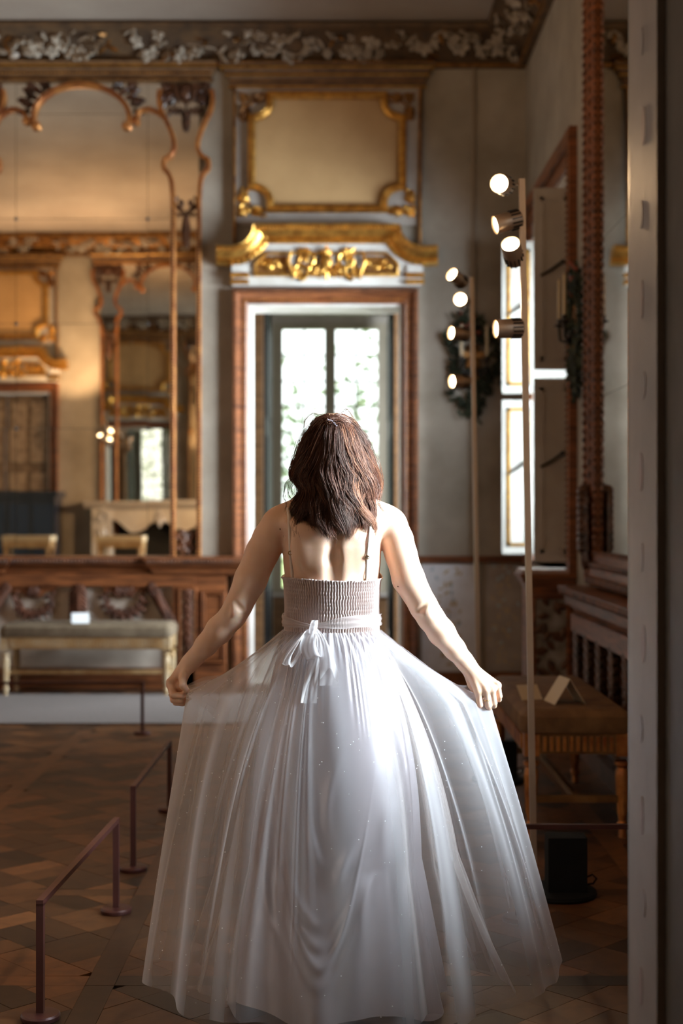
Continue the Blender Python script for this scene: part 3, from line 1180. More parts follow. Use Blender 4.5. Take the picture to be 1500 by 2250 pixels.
def carved_dado():
    c = MIR_C
    X = lambda px: bx(px) - c
    t = thing('carved_dado', 'carved walnut dado with leaf swags below the big mirror', 'panelling', (MIR_C, D, 0))
    x0, x1 = X(-72), X(432)
    MB().box(x0, x1, -.10, 0, 0, bz(1262)).build('core', PALE, t, smooth=None)
    z0 = bz(1262)
    mp = [(z0, .13), (z0 + .03, .15), (z0 + .045, .145), (z0 + .07, .175), (z0 + .085, .19), (z0 + .12, .205), (z0 + .145, .21), (z0 + .148, .0)]
    MB().entab(X(384) + .02, X(500) - .02, [(z, w + .035 if w else 0) for z, w in mp]).build('pilaster_cap', WALNUT, t)
    MB().entab(-X(500) + 2 * X(180) + .02, -X(384) + 2 * X(180) - .02, [(z, w + .035 if w else 0) for z, w in mp]).build('pilaster_cap', WALNUT, t)
    MB().entab(X(-20) + .12, X(384) - .12, mp).build('top_moulding', WALNUT, t)
    m = MB()
    egg_row(m, (X(-20), z0 + .112), (X(384), z0 + .112), -.205, .016, .028)
    egg_row(m, (X(384) - .2, z0 + .112), (X(500) + .2, z0 + .112), -.240, .016, .028)
    egg_row(m, (-X(500) + 2 * X(180) - .2, z0 + .112), (-X(384) + 2 * X(180) + .2, z0 + .112), -.240, .016, .028)
    m.build('egg_moulding', CARVED, t, kind='stuff')
    MB().box(x0 + .0, x1, -.16, -.10, bz(1286), bz(1258)).build('upper_rail', WALNUT, t, smooth=None)
    MB().box(x0, x1, -.15, -.10, 0, .16).build('plinth', WALNUT, t, smooth=None)
    # shaped arch boards and swags
    for sg in (-1, 1):
        MX = (lambda px: X(px)) if sg > 0 else (lambda px: 2 * X(180) - X(px))
        for cxp in (278,):
            pts = [(MX(228), bz(1286)), (MX(236), bz(1300)), (MX(248), bz(1297)), (MX(262), bz(1310)), (MX(278), bz(1305)), (MX(294), bz(1310)), (MX(308), bz(1297)), (MX(322), bz(1300)), (MX(332), bz(1286))]
            m = MB()
            n = len(pts)
            m.add([(x, -.135, z) for x, z in pts] + [(x, -.10, z) for x, z in pts], [tuple(range(n))] + [(i, n + i, n + (i + 1) % n, (i + 1) % n) for i in range(n)])
            m.build('shaped_apron', WALNUT, t, smooth=None)
            m = MB()
            for k in range(17):
                u = k / 16
                a = PI * u
                x = MX(278 - 40 * math.cos(a))
                z = bz(1306 + 40 * math.sin(a) ** .8)
                r = .030 * (.55 + .6 * math.sin(a))
                m.blob((x, -.135, z), (r, r * .8, r), nu=7, nv=5)
                m.leaf((x, -.14, z), -PI / 2 + (u - .5) * 1.2 + (.6 if k % 2 else -.6), .07, .035, .02)
                m.leaf((x, -.14, z), PI / 2 + (.6 if k % 2 else -.6), .05, .03, .02)
            m.build('leaf_swag', SWAG, t)
            m = MB()
            acanthus(m, (MX(272), bz(1308)), PI / 2 + .5, .9, -.14)
            acanthus(m, (MX(284), bz(1308)), PI / 2 - .5, .9, -.14)
            m.build('swag_bow', SWAG, t)
        # bracket volute next to the pilaster
        m = MB()
        for k in range(9):
            m.blob((MX(338 + 5 * k), -.14, bz(1288 + 9 * k)), (.05 - .003 * k, .04, .05), nu=7, nv=5)
            acanthus(m, (MX(340 + 5 * k), bz(1290 + 9 * k)), -PI / 3 if sg > 0 else -2 * PI / 3, .8, -.16)
        m.tube([(MX(330), -.13, bz(1290)), (MX(352), -.16, bz(1310)), (MX(368), -.16, bz(1345)), (MX(374), -.13, bz(1400))], [.02, .03, .028, .02], n=8)
        m.build('bracket', SWAG, t)
    m = MB()
    for k in range(12):
        w = .055 - .0022 * k
        m.blob((X(180), -.15, bz(1288 + 9 * k)), (w, .04, .03), nu=8, nv=5)
        for s2 in (-1, 1):
            m.leaf((X(180), -.16, bz(1288 + 9 * k)), -PI / 2 + s2 * .9, .10, .045, .02)
    m.build('centre_drop', SWAG, t)
    # pilasters
    for sg in (-1, 1):
        MX = (lambda px: X(px)) if sg > 0 else (lambda px: 2 * X(180) - X(px))
        xa, xb = sorted((MX(384), MX(500)))
        MB().box(xa, xb, -.15, 0, 0, bz(1262)).build('pilaster', WALNUT, t, smooth=None)
        xa, xb = sorted((MX(399), MX(434)))
        MB().box(xa, xb, -.153, -.15, bz(1448), bz(1292)).build('fret_ground', PALE, t, smooth=None)
        MB().sweep([(xa, bz(1448)), (xb, bz(1448)), (xb, bz(1292)), (xa, bz(1292))], ROUND_P(.02, .02), closed=True, y0=-.15).build('fret_frame', WALNUT, t)
        m = MB()
        for k in range(9):
            z = bz(1300 + 17 * k)
            m.blob(((xa + xb) / 2, -.16, z), (.03 if k % 2 else .045, .02, .035), nu=7, nv=5)
            for s2 in (-1, 1):
                m.leaf(((xa + xb) / 2, -.155, z), s2 * .7 - PI / 2, .07, .03, .02)
        m.build('fret_drop', SWAG, t)
        xa, xb = sorted((MX(452), MX(495)))
        MB().sweep([(xa, bz(1448)), (xb, bz(1448)), (xb, bz(1300)), (xa, bz(1300))], FRAME_P(.03, .03), closed=True, y0=-.15).build('panel_frame', WALNUT, t)
        MB().box(xa + .02, xb - .02, -.165, -.15, bz(1440), bz(1308)).build('raised_panel', WALNUT, t, smooth=30)
    return t


carved_dado()

# ---- back wall right of the door: strip, dado rail, painted dado ------------------------
PAINTED = mat('painted_dado_ground', (0.74, 0.72, 0.76), 0.6, col2=(0.62, 0.59, 0.62), vscale=5)
DADO_BROWN = mat('brown_dado', (0.40, 0.33, 0.28), 0.6, col2=(0.30, 0.24, 0.20), vscale=5)  # second dado panel, browner than the first
PAINT_O = mat('ochre_flower_paint', (0.46, 0.33, 0.20), 0.6)
PAINT_B = mat('blue_flower_paint', (0.36, 0.42, 0.48), 0.6)
t = struct_root('trim_4', (0, D, 0))
MB().sweep([(bx(1040), bz(1222)), (bx(1040), bz(131))], ROUND_P(.03, .025)).build('wall_strip', mat('strip_paint', (0.30, 0.24, 0.18), .6), t)
MB().sweep([(bx(920), bz(1229)), (XR, bz(1229))], FRAME_P(.055, .05)).build('dado_rail', WALNUT, t)
t2 = struct_root('trim_5', (0, D, 0))
for (a, b) in ((920, 1052), (1060, 1150)):
    xa, xb = bx(a), min(bx(b), XR - .01)
    MB().box(xa + .02, xb - .02, -.02, 0, .12, bz(1240)).build('dado_panel', PAINTED if a < 1000 else DADO_BROWN, t2, smooth=None)
    for (x, w) in ((xa, .02), (xb - .02, .02)):
        MB().box(x, x + w, -.03, 0, .0, bz(1237)).build('stile', mat('stile_paint', (0.26, 0.19, 0.13), .6), t2, smooth=None)
    cx = (xa + xb) / 2
    m = MB()
    r3 = random.Random(int(a))
    for k in range(16):
        z = 0.93 - .05 * k
        m.leaf((cx + .05 * math.sin(k * 1.3), -.021, z), r3.uniform(0, 6.28), .06, .022, .003)
        m.leaf((cx + .09 * math.sin(k * .9 + 1), -.021, z), r3.uniform(0, 6.28), .04, .018, .003)
    m.build('painted_sprig', PAINT_O, t2, label='ochre painted flower sprig')
    m = MB()
    for k in range(12):
        m.leaf((cx + r3.uniform(-.12, .12), -.021, r3.uniform(.3, .98)), r3.uniform(0, 6.28), .04, .024, .003)
    m.build('painted_sprig', PAINT_B, t2, label='blue painted flower sprig')
# skirting of back wall, and plaster strips left of the door
MB().box(bx(920), XR - .002, D - .035, D - .03, 0.0, .115).build('baseboard_back', WALNUT, kind='structure', smooth=None)
# ================================================================== right wall
GREYPAINT = mat('grey_shutter_paint', (0.52, 0.50, 0.47), 0.5, col2=(0.44, 0.41, 0.38), vscale=4)
LATCH = mat('iron_latch', (0.04, 0.035, 0.03), 0.45, 0.6)
GLASS = glass_mat('window_glass')


def right_window(name, y0, y1, z0, z1, shutters):
    yc = (y0 + y1) / 2
    t = struct_root(name, (XR, yc, 0), -PI / 2)
    hw = (y1 - y0) / 2
    w = .20
    zc = z1 + .12
    path = [(-hw - w / 2 + .02, z0 - .05), (-hw - w / 2 + .02, zc + w / 2), (hw + w / 2 - .02, zc + w / 2), (hw + w / 2 - .02, z0 - .05)]
    MB().box(-hw, hw, -.006, 0, z1, zc).build('head_panel', GREYPAINT, t, smooth=None)
    MB().sweep(path, [(-w / 2, 0), (-w / 2, .025), (-w * .3, .04), (-w * .1, .03), (w * .15, .045), (w * .35, .06), (w / 2, .05), (w / 2, 0)]).build('casing', WALNUT, t)
    m = MB()
    for a, b in zip(path[:-1], path[1:]):
        egg_row(m, a, b, -.05, .016, .04)
    m.build('egg_moulding', CARVED, t, kind='stuff')
    # reveal lining and sill
    for sg in (-1, 1):
        MB().box(*sorted((sg * hw, sg * (hw - .015))), .0, .5, z0, z1).build('reveal_board', GREYPAINT, t, smooth=None)
    MB().box(-hw, hw, .0, .5, z0 - .03, z0).build('sill', CREAM, t, smooth=None)
    # sash frame, transom and panes
    m = MB()
    zm = 2.27
    for x in (-hw + .035, 0, hw - .035):
        m.box(x - .035, x + .035, .45, .50, z0, z1)
    m.build('sash_frame', CREAM, t, smooth=None)
    for (a, b) in ((-hw + .07, -.035), (.035, hw - .07)):
        MB().box(a, b, .44, .50, zm - .03, zm + .03).build('transom', CREAM, t, smooth=None)
        for za, zb in ((z0, zm - .03), (zm + .03, z1)):
            MB().box(a, b, .472, .478, za, zb).build('pane', GLASS, t, smooth=None)
    if shutters:
        # four narrow panelled shutters standing open into the room at right angles to the wall
        for sg in (-1, 1):          # sg=-1 far jamb, +1 near jamb
            for (za, zb) in ((2.30, 3.46), (1.07, 2.245)):
                x = sg * (hw - .05)
                s = bpy.data.objects.new('shutter', None)
                COL.objects.link(s)
                s.parent = t
                s.location = (x, 0, 0)
                d = .24
                MB().box(-.016, .016, -d, .02, za, zb).build('board', GREYPAINT, s, smooth=None)
                for side in (-1, 1):
                    xs_ = side * .016
                    rect = [(-d + .05, za + .07), (-.04, za + .07), (-.04, zb - .07), (-d + .05, zb - .07)]
                    mm = MB()
                    for (a, b) in zip(rect, rect[1:] + rect[:1]):
                        mm.box(min(xs_, xs_ + side * .008), max(xs_, xs_ + side * .008), min(a[0], b[0]) - .013, max(a[0], b[0]) + .013, min(a[1], b[1]) - .013, max(a[1], b[1]) + .013)
                    mm.build('gilt_beading', GOLD if sg < 0 else GREYPAINT, s, smooth=None)
                mm = MB()
                zl = za + .55 * (zb - za)
                mm.tube([(.022, -.20, zl - .04), (.03, -.13, zl), (.03, -.06, zl + .05)], .010, n=6)
                mm.blob((.03, -.06, zl + .05), .016, nu=6, nv=5)
                mm.build('latch_bar', LATCH, s)
    else:
        pass
    return t


right_window('window_1', *WIN[0], True)
right_window('window_2', *WIN[1], False)

# wall mirror on the right wall, framed in carved wood
t = thing('side_mirror', 'tall mirror in wide carved wooden frame on the right wall', 'mirror', (XR, 7.12, 0), -PI / 2)
hw, zb, zt, w = .93, 1.16, 4.66, .17
MB().box(-hw + .02, hw - .02, -.014, 0, zb + .02, zt - .02).build('backing', SEAM, t, smooth=None)
for i in range(2):
    for j in range(4):
        x0, x1 = -hw + .02 + i * (hw - .02) + .0015, -hw + .02 + (i + 1) * (hw - .02) - .0015
        z0, z1 = zb + j * (zt - zb) / 4 + .0015, zb + (j + 1) * (zt - zb) / 4 - .0015
        MB().box(x0, x1, -.019, -.0145, z0, z1).build('pane', MIRROR, t, smooth=None)
for x in (0,):
    for j in (1, 2, 3):
        MB().lathe([(0, 0), (.015, 0), (.011, .008), (0, .012)], n=12, R=rotx(PI / 2), c=(x, -.019, zb + j * (zt - zb) / 4)).build('clip', ROSE, t)
path = [(-hw - w / 2, zb - w / 2), (hw + w / 2, zb - w / 2), (hw + w / 2, zt + w / 2), (-hw - w / 2, zt + w / 2)]
MB().sweep(path, [(-w / 2, 0), (-w / 2, .06), (-w * .38, .075), (-w * .25, .05), (-w * .05, .045), (w * .1, .06), (w * .22, .045), (w * .4, .05), (w / 2, .035), (w / 2, 0)], closed=True).build('frame', WALNUT, t)
m = MB()
for a, b in zip(path, path[1:] + path[:1]):
    a, b = np.array(a), np.array(b)
    d = (b - a) / np.linalg.norm(b - a)
    nn = np.array([-d[1], d[0]])
    egg_row(m, a - nn * w * .42, b - nn * w * .42, -.072, .020, .05)
    egg_row(m, a + nn * w * .45, b + nn * w * .45, -.04, .014, .045)
    egg_row(m, a + nn * w * .1, b + nn * w * .1, -.058, .016, .07, (1.9, .6, .9))
m.build('carved_border', CARVED, t, kind='stuff')
for sg in (-1, 1):
    m = MB()
    for k in range(9):
        acanthus(m, (sg * (hw + .08), zb + .02 + .045 * k), -PI / 2 + (.5 if k % 2 else -.5), 1.1, -.07)
        m.blob((sg * (hw + .08), -.08, zb + .03 + .04 * k), (.06 - .003 * k, .05, .04), nu=7, nv=5)
    m.build('foot_carving', DARKWOOD, t)

# thin moulding on the wall between window and mirror
t = struct_root('trim_6', (XR, 8.46, 0), -PI / 2)
MB().box(0.02, .045, -.02, 0, 1.0, 4.93).build('wall_strip', DARKWOOD, t, smooth=None)

INSET = mat('ochre_inset', (0.13, 0.07, 0.032), .8, spec=.2)
# carved console below the side mirror (projecting dado)
t = thing('side_console', 'dark carved console with hanging leaf pendants below the side mirror', 'console', (XR, 7.12, 0), -PI / 2)
hw = 1.20
MB().box(-hw, hw, -.06, 0, 0, .90).build('back_panel', DARKWOOD, t, smooth=None)
prof = [(-.14, 0), (-.14, .10), (-.10, .12), (-.09, .15), (-.04, .16), (-.02, .19), (.02, .20), (.02, 0)]
MB().sweep([(-hw - .06, .94), (hw + .06, .94)], prof).build('top_moulding', WALNUT, t)
m = MB()
egg_row(m, (-hw, .935), (hw, .935), -.195, .016, .034)
m.build('egg_moulding', CARVED, t, kind='stuff')
MB().box(-hw, hw, -.13, -.06, .70, .80).build('frieze_rail', WALNUT, t, smooth=None)
for k in range(7):
    x = -hw + .14 + k * (2 * hw - .28) / 6
    m = MB()
    for j in range(8):
        r = .05 * (1 - j * .09)
        m.blob((x, -.10, .70 - .05 * j), (r, .04, .035), nu=7, nv=5)
        for s2 in (-1, 1):
            m.leaf((x, -.12, .70 - .05 * j), -PI / 2 + s2 * .8, .09, .04, .02)
    m.build('leaf_pendant', DARKWOOD, t)
for k in range(6):
    x = -hw + .14 + (k + .5) * (2 * hw - .28) / 6
    MB().box(x - .08, x + .08, -.065, -.06, .12, .62).build('inset_panel', INSET, t, smooth=None)
MB().box(-hw, hw, -.12, 0, 0, .10).build('plinth', DARKWOOD, t, smooth=None)

# carved pedestal at the near side of the far window
t = thing('corner_pedestal', 'carved walnut pedestal with painted panel below the far window', 'pedestal', (1.30, 9.02, 0))
MB().box(-.165, .165, -.14, .14, 0, .10).build('plinth', WALNUT, t, smooth=None)
MB().box(-.14, .155, -.12, .12, .10, .92).build('body', WALNUT, t, smooth=None)
m = MB()
for (h, e, z) in ((.03, .0, .92), (.03, .02, .95), (.025, .035, .98)):
    m.box(-.15 - e, .165, -.13 - e, .13 + e, z, z + h)
m.build('capital', WALNUT, t, smooth=None)
MB().box(-.17, .165, -.15, .15, 1.006, 1.03).build('stone_top', mat('pink_stone', (0.55, 0.42, 0.38), .35, col2=(.42, .3, .28), vscale=20), t, smooth=None)
MB().box(-.10, .12, -.128, -.12, .18, .86).build('painted_panel', mat('dark_painted_panel', (0.34, 0.31, 0.29), .6, col2=(.08, .055, .04), vscale=7), t, smooth=None)
MB().sweep([(-.10, .18), (.12, .18), (.12, .86), (-.10, .86)], ROUND_P(.03, .025), closed=True, y0=-.12).build('panel_frame', WALNUT, t)
m = MB()
for k in range(10):
    m.leaf((.02 + .05 * math.sin(k * 2), -.128, .80 - .055 * k), k * 1.9, .10, .05, .012)
    m.leaf((-.01 + .06 * math.sin(k * 3), -.128, .80 - .055 * k), k * 1.3 + 2, .08, .04, .012)
m.build('leaf_carving', DARKWOOD, t)

# ================================================================== doorway round the camera's view (jamb at the right edge)
JAMB_L = mat('pale_painted_jamb', (0.38, 0.34, 0.335), 0.6, col2=(0.33, 0.295, 0.29), vscale=7, bump=0.05)
JAMB_D = mat('dark_jamb', (0.15, 0.125, 0.105), 0.65, col2=(0.10, 0.085, 0.07), vscale=4)  # darker tone for the outer reveal board and the left jamb
JAMB_G = mat('grey_green_edge', (0.20, 0.20, 0.19), 0.5)
MARK_R = mat('faded_red_paint', (0.36, 0.285, 0.28), 0.6)
MARK_B = mat('faded_grey_paint', (0.33, 0.30, 0.305), 0.6)
t = struct_root('door_4', (0, YF, 0))
MB().box(JR - .012, JR, -.065, .0, 0, 3.2).build('edge_board', JAMB_G, t, smooth=None)
MB().box(JR - .022, JR, -.32, -.066, 0, 3.2).build('painted_board', JAMB_L, t, smooth=None)
MB().box(JR - .006, JR, -.50, -.321, 0, 3.2).build('dark_board', JAMB_D, t, smooth=None)
for k in range(15):
    z = .28 + k * .17
    m = MB()
    n = 12
    y0 = -.19 + .012 * math.sin(k * 2.1)
    ry, rz_ = .012 + .005 * (k % 3), .028 + .01 * (k % 2)
    m.add([(JR - .0232, y0 + ry * math.cos(2 * PI * i / n), z + rz_ * math.sin(2 * PI * i / n)) for i in range(n)] + [(JR - .022, y0 + ry * math.cos(2 * PI * i / n), z + rz_ * math.sin(2 * PI * i / n)) for i in range(n)],
          [tuple(range(n))] + [(i, n + i, n + (i + 1) % n, (i + 1) % n) for i in range(n)])
    m.build('painted_mark', MARK_R if k % 2 else MARK_B, t, smooth=None)
MB().box(JL, JL + .012, -.50, 0, 0, 3.2).build('painted_board', JAMB_D, t, smooth=None)

# ================================================================== far windows and what lies outside
FRAMEW = mat('window_frame_paint', (0.50, 0.46, 0.36), 0.5, col2=(0.44, 0.40, 0.31), vscale=5)
LEAD = mat('glazing_bar', (0.30, 0.32, 0.27), 0.5)


def far_window(name, xc, hw, z0, z1, x_frame=.10):
    t = struct_root(name, (xc, FAR, 0))
    for x in (-hw + x_frame / 2, hw - x_frame / 2):
        MB().box(x - x_frame / 2, x + x_frame / 2, .02, .12, z0, z1).build('frame_stile', FRAMEW, t, smooth=None)
    MB().box(-.06, .06, .0, .12, z0, z1).build('mullion', FRAMEW, t, smooth=None)
    for sg in (-1, 1):
        a, b = sorted((sg * .045, sg * (hw - x_frame)))
        MB().box(a, b, .02, .12, z1 - .06, z1).build('frame_rail', FRAMEW, t, smooth=None)
        MB().box(a, b, .02, .12, z0, z0 + .06).build('frame_rail', FRAMEW, t, smooth=None)
        zz0, zz1 = z0 + .06, z1 - .06
        nr = 10
        xm = (a + b) / 2
        MB().box(xm - .010, xm + .010, .06, .075, zz0, zz1).build('glazing_bar', LEAD, t, smooth=None)
        for k in range(1, nr):
            z = zz0 + k * (zz1 - zz0) / nr
            for (xa, xb) in ((a, xm - .006), (xm + .006, b)):
                MB().box(xa, xb, .06, .075, z - .010, z + .010).build('glazing_bar', LEAD, t, smooth=None)
        for k in range(nr):
            za, zb_ = zz0 + k * (zz1 - zz0) / nr + .006, zz0 + (k + 1) * (zz1 - zz0) / nr - .006
            for (xa, xb) in ((a, xm - .006), (xm + .006, b)):
                MB().box(xa, xb, .066, .069, za, zb_).build('pane', GLASS, t, smooth=None)
    MB().box(-hw, hw, -.02, .0, 0.02, z0 - .03).build('parapet_panel', NICHE_B, t, smooth=None)
    MB().box(-hw - .02, hw + .02, -.10, .12, z0 - .03, z0).build('sill', CREAM, t, smooth=None)


far_window('window_3', (NW[0][0] + NW[0][1]) / 2, (NW[0][1] - NW[0][0]) / 2, NW[0][2], NW[0][3])
far_window('window_4', (NW[1][0] + NW[1][1]) / 2, (NW[1][1] - NW[1][0]) / 2, NW[1][2], NW[1][3])

GROUND = mat('lawn', (0.22, 0.32, 0.10), 0.9, col2=(0.30, 0.38, 0.16), vscale=2)
MB().box(-30, 30, 16.4, 60, -.6, -.5).build('ground', GROUND, kind='structure', smooth=None)


def leaf_material():
    m, nt, N, L, b = nodes_of('tree_leaf')
    out = N['Material Output']
    b.inputs['Roughness'].default_value = .5
    geo = N.new('ShaderNodeNewGeometry')
    cr = N.new('ShaderNodeValToRGB')
    cr.color_ramp.elements[0].color = (0.10, 0.15, 0.08, 1)
    cr.color_ramp.elements[1].color = (0.20, 0.25, 0.16, 1)
    L.new(geo.outputs['Random Per Island'], cr.inputs['Fac'])
    L.new(cr.outputs['Color'], b.inputs['Base Color'])
    tr = N.new('ShaderNodeBsdfTranslucent')
    L.new(cr.outputs['Color'], tr.inputs['Color'])
    mx = N.new('ShaderNodeMixShader')
    mx.inputs[0].default_value = .45
    L.new(b.outputs[0], mx.inputs[1])
    L.new(tr.outputs[0], mx.inputs[2])
    L.new(mx.outputs[0], out.inputs['Surface'])
    return m


TREELEAF = leaf_material()
BARK = mat('bark', (0.16, 0.11, 0.07), .9, col2=(.08, .05, .03), vscale=8, bump=.5, bscale=20)
tree_spots = [(-1.7, 21.5, 5.0, 'leafy garden tree filling the upper left of the far window'), (1.3, 23.0, 5.6, 'leafy garden tree to the right outside the far window'),
              (-0.2, 27.0, 4.0, 'small bushy tree deep in the garden outside the far window'), (-6.3, 22.5, 5.2, 'garden tree outside the second door window')]
for ti, (tx, ty, th, lab) in enumerate(tree_spots):
    t = thing('garden_tree', lab, 'tree', (tx, ty, -.5), 0, 'trees in the garden')
    MB().tube([(0, 0, 0), (.05, 0, th * .3), (-.04, .05, th * .6), (0, 0, th * .85)], [.14, .12, .08, .03], n=8).build('trunk', BARK, t)
    rr = np.random.default_rng(40 + ti)
    n = 420
    ctr = rr.normal(size=(n, 3))
    ctr /= np.linalg.norm(ctr, axis=1)[:, None]
    ctr *= (rr.uniform(.25, 1, size=(n, 1)) ** .5) * np.array([1.6, 1.4, th * .36]) * (1 + .18 * np.sin(ctr[:, :1] * 9))
    ctr += (0, 0, th * .66)
    m = MB()
    for c in ctr:
        a = rr.normal(size=3)
        a /= np.linalg.norm(a)
        b_ = np.cross(a, rr.normal(size=3))
        b_ /= np.linalg.norm(b_)
        s_ = rr.uniform(.07, .15)
        nrm = np.cross(a, b_)
        m.add([c - a * s_, c - b_ * s_ * .45 + nrm * .02, c + a * s_, c + b_ * s_ * .45 + nrm * .02], [(0, 1, 2, 3)])
    m.build('crown', TREELEAF, t, smooth=None, kind='stuff')

# ================================================================== benches
SEAT_V = mat('worn_velvet', (0.21, 0.155, 0.10), 0.85, col2=(0.13, 0.09, 0.055), vscale=12, bump=.25, bscale=160)
SEAT_B = mat('brown_velvet', (0.22, 0.12, 0.05), 0.8, col2=(0.13, 0.065, 0.03), vscale=10, bump=.25, bscale=160)
BENCHGOLD = mat('bench_gilding', (0.66, 0.46, 0.24), 0.42, .45, col2=(0.42, 0.24, 0.10), vscale=9, bump=.2)
GILT_SHADED = mat('shaded_gilding', (0.30, 0.16, 0.06), 0.45, .4, col2=(0.15, 0.07, 0.025), vscale=9, bump=.2)  # darker copy of the bench gilding; the right bench's shade is in the colour
LEGPALE = mat('cream_gilt_leg', (0.58, 0.46, 0.31), 0.45, .1, col2=(0.42, 0.25, 0.10), vscale=8)


def bench(label, loc, rz, L, Dp, seat, frame, legm):
    t = thing('upholstered_bench', label, 'bench', loc, rz)
    hl, hd = L / 2, Dp / 2
    # cushion: rounded pad
    nu, nv = 28, 14
    P = np.zeros((nu, nv, 3))
    m = MB()
    prof = [(0, .445), (.012, .45), (.018, .48), (.012, .52), (-.012, .541), (-.034, .549)]
    rows = []
    for (e, z) in prof:
        ring = []
        for (cx, cy, a0) in ((hl - .04, hd - .04, 0), (-hl + .04, hd - .04, PI / 2), (-hl + .04, -hd + .04, PI), (hl - .04, -hd + .04, 1.5 * PI)):
            for k in range(5):
                a = a0 + k * PI / 8
                ring.append((cx + (.04 + e) * math.cos(a), cy + (.04 + e) * math.sin(a), z))
        rows.append(ring)
    R_ = np.array(rows)
    m.grid(R_, cv=True, flip=True)
    n = R_.shape[1]
    m.Fc.append(tuple((len(prof) - 1) * n + k for k in range(n)))
    m.build('cushion', seat, t)
    m = MB()
    m.tube([(x, y, .452) for x, y, _ in R_[0]] + [tuple(R_[0][0][:2]) + (.452,)], .008, n=6)
    m.build('braid', frame, t)
    # fluted rails
    for sg in (-1, 1):
        MB().box(-hl + .05, hl - .05, *sorted((sg * hd, sg * (hd - .03))), .36, .445).build('rail', frame, t, smooth=None)
        m = MB()
        k = int((L - .14) / .028)
        for i in range(k):
            x = -hl + .07 + (i + .5) * (L - .14) / k
            m.box(x - .007, x + .007, *sorted((sg * hd, sg * (hd + .008))), .372, .435)
        m.build('fluting', legm, t, smooth=None, kind='stuff')
        MB().box(*sorted((sg * hl, sg * (hl - .03))), -hd + .05, hd - .05, .36, .445).build('rail', frame, t, smooth=None)
        m = MB()
        k = int((Dp - .14) / .028)
        for i in range(k):
            y = -hd + .07 + (i + .5) * (Dp - .14) / k
            m.box(*sorted((sg * hl, sg * (hl + .008))), y - .007, y + .007, .372, .435)
        m.build('fluting', legm, t, smooth=None, kind='stuff')
    for sx in (-1, 1):
        for sy in (-1, 1):
            x, y = sx * (hl - .03), sy * (hd - .03)
            m = MB()
            m.box(x - .032, x + .032, y - .032, y + .032, .35, .448)
            m.lathe([(.020, .33), (.034, .325), (.034, .31), (.022, .30), (.030, .285), (.028, .25), (.021, .12), (.017, .07), (.024, .06), (.024, .045), (.015, .035), (.018, .0)][::-1], c=(x, y, 0), n=14)
            for a in range(8):
                an = a * PI / 4
                m.tube([(x + .027 * math.cos(an), y + .027 * math.sin(an), .27), (x + .0185 * math.cos(an), y + .0185 * math.sin(an), .10)], .004, n=4)
            m.build('leg', legm, t)
    for sx in (-1, 1):
        MB().box(sx * (hl - .03) - .012, sx * (hl - .03) + .012, -hd + .05, hd - .05, .15, .18).build('stretcher', frame, t, smooth=None)
    MB().box(-hl + .04, hl - .04, -.012, .012, .15, .18).build('stretcher', frame, t, smooth=None)
    return t


bench('gilt bench with worn grey velvet seat below the big mirror', (-1.925, 10.90, 0), 0, 1.27, .42, SEAT_V, BENCHGOLD, LEGPALE)
bench('brown velvet gilt bench along the right wall with folded cards', (1.005, 6.70, 0), PI / 2, 1.30, .45, SEAT_B, GILT_SHADED, GILTWOOD)

CARD = mat('white_card', (0.80, 0.82, 0.86), .6)
CARD2 = mat('cream_card', (0.62, 0.52, 0.38), .6)


def tent_card(name, label, loc, rz, w, h, half, m_):
    m = MB()
    th = .0025
    for sg in (-1, 1):
        a = math.atan2(half, h)
        R = rotx(sg * a)
        m.obox((0, sg * half / 2, h / 2 + .001), (w, th, math.hypot(h, half)), R)
    o = m.build(name, m_, smooth=None)
    o.location = loc
    o.rotation_euler = (0, 0, rz)
    o['label'] = label
    o['category'] = 'card'
    return o


tent_card('folded_card', 'white folded notice card on the grey velvet bench', (-1.98, 10.78, .549), .25, .13, .075, .06, CARD)
tent_card('folded_card', 'cream folded tent card in the middle of the brown bench', (.985, 6.28, .549), PI / 2 + .15, .16, .11, .07, CARD2)
m = MB()
m.obox((0, 0, 0.030), (.10, .0025, .085), rotz(.3) @ rotx(-.8))
o = m.build('small_card', CARD2, smooth=None)
o.location = (.845, 6.40, .549)
o['label'] = 'small cream card leaning at the near edge of the brown bench'
o['category'] = 'card'

# ================================================================== low barriers
BARRIER = mat('maroon_metal', (0.085, 0.026, 0.022), 0.4, .2, col2=(0.06, 0.02, 0.017), vscale=10)


def barrier(label, p0, p1, h=.328):
    p0, p1 = np.array(p0, float), np.array(p1, float)
    t = thing('low_barrier', label, 'barrier', (p0[0], p0[1], 0), 0, 'low maroon visitor barriers')
    d = p1 - p0
    L = np.linalg.norm(d)
    a = math.atan2(d[1], d[0])
    for q_ in ((0, 0), tuple(d)):
        m = MB()
        m.lathe([(0.0, 0), (.052, 0), (.054, .004), (.054, .012), (.050, .017), (.016, .019)], c=(q_[0], q_[1], 0), n=24)
        m.build('base', BARRIER, t)
        MB().obox((q_[0], q_[1], .01 + (h - .02) / 2), (.02, .02, h - .02), rotz(a)).build('post', BARRIER, t, smooth=None)
    MB().obox((d[0] / 2, d[1] / 2, h - .008), (L + .02, .02, .016), rotz(a)).build('rail', BARRIER, t, smooth=None)
    return t


barrier('nearest maroon barrier, lower left, sloping away beside the dress', (-.825, 3.90), (-.782, 4.94))
barrier('maroon barrier just behind the nearest one, left of the dress', (-.808, 5.52), (-.80, 6.62))
barrier('maroon barrier in front of the grey velvet bench', (-1.245, 8.90), (-2.45, 8.90))
barrier('maroon barrier rail low in front of the brown bench', (.60, 4.84), (1.16, 4.84))

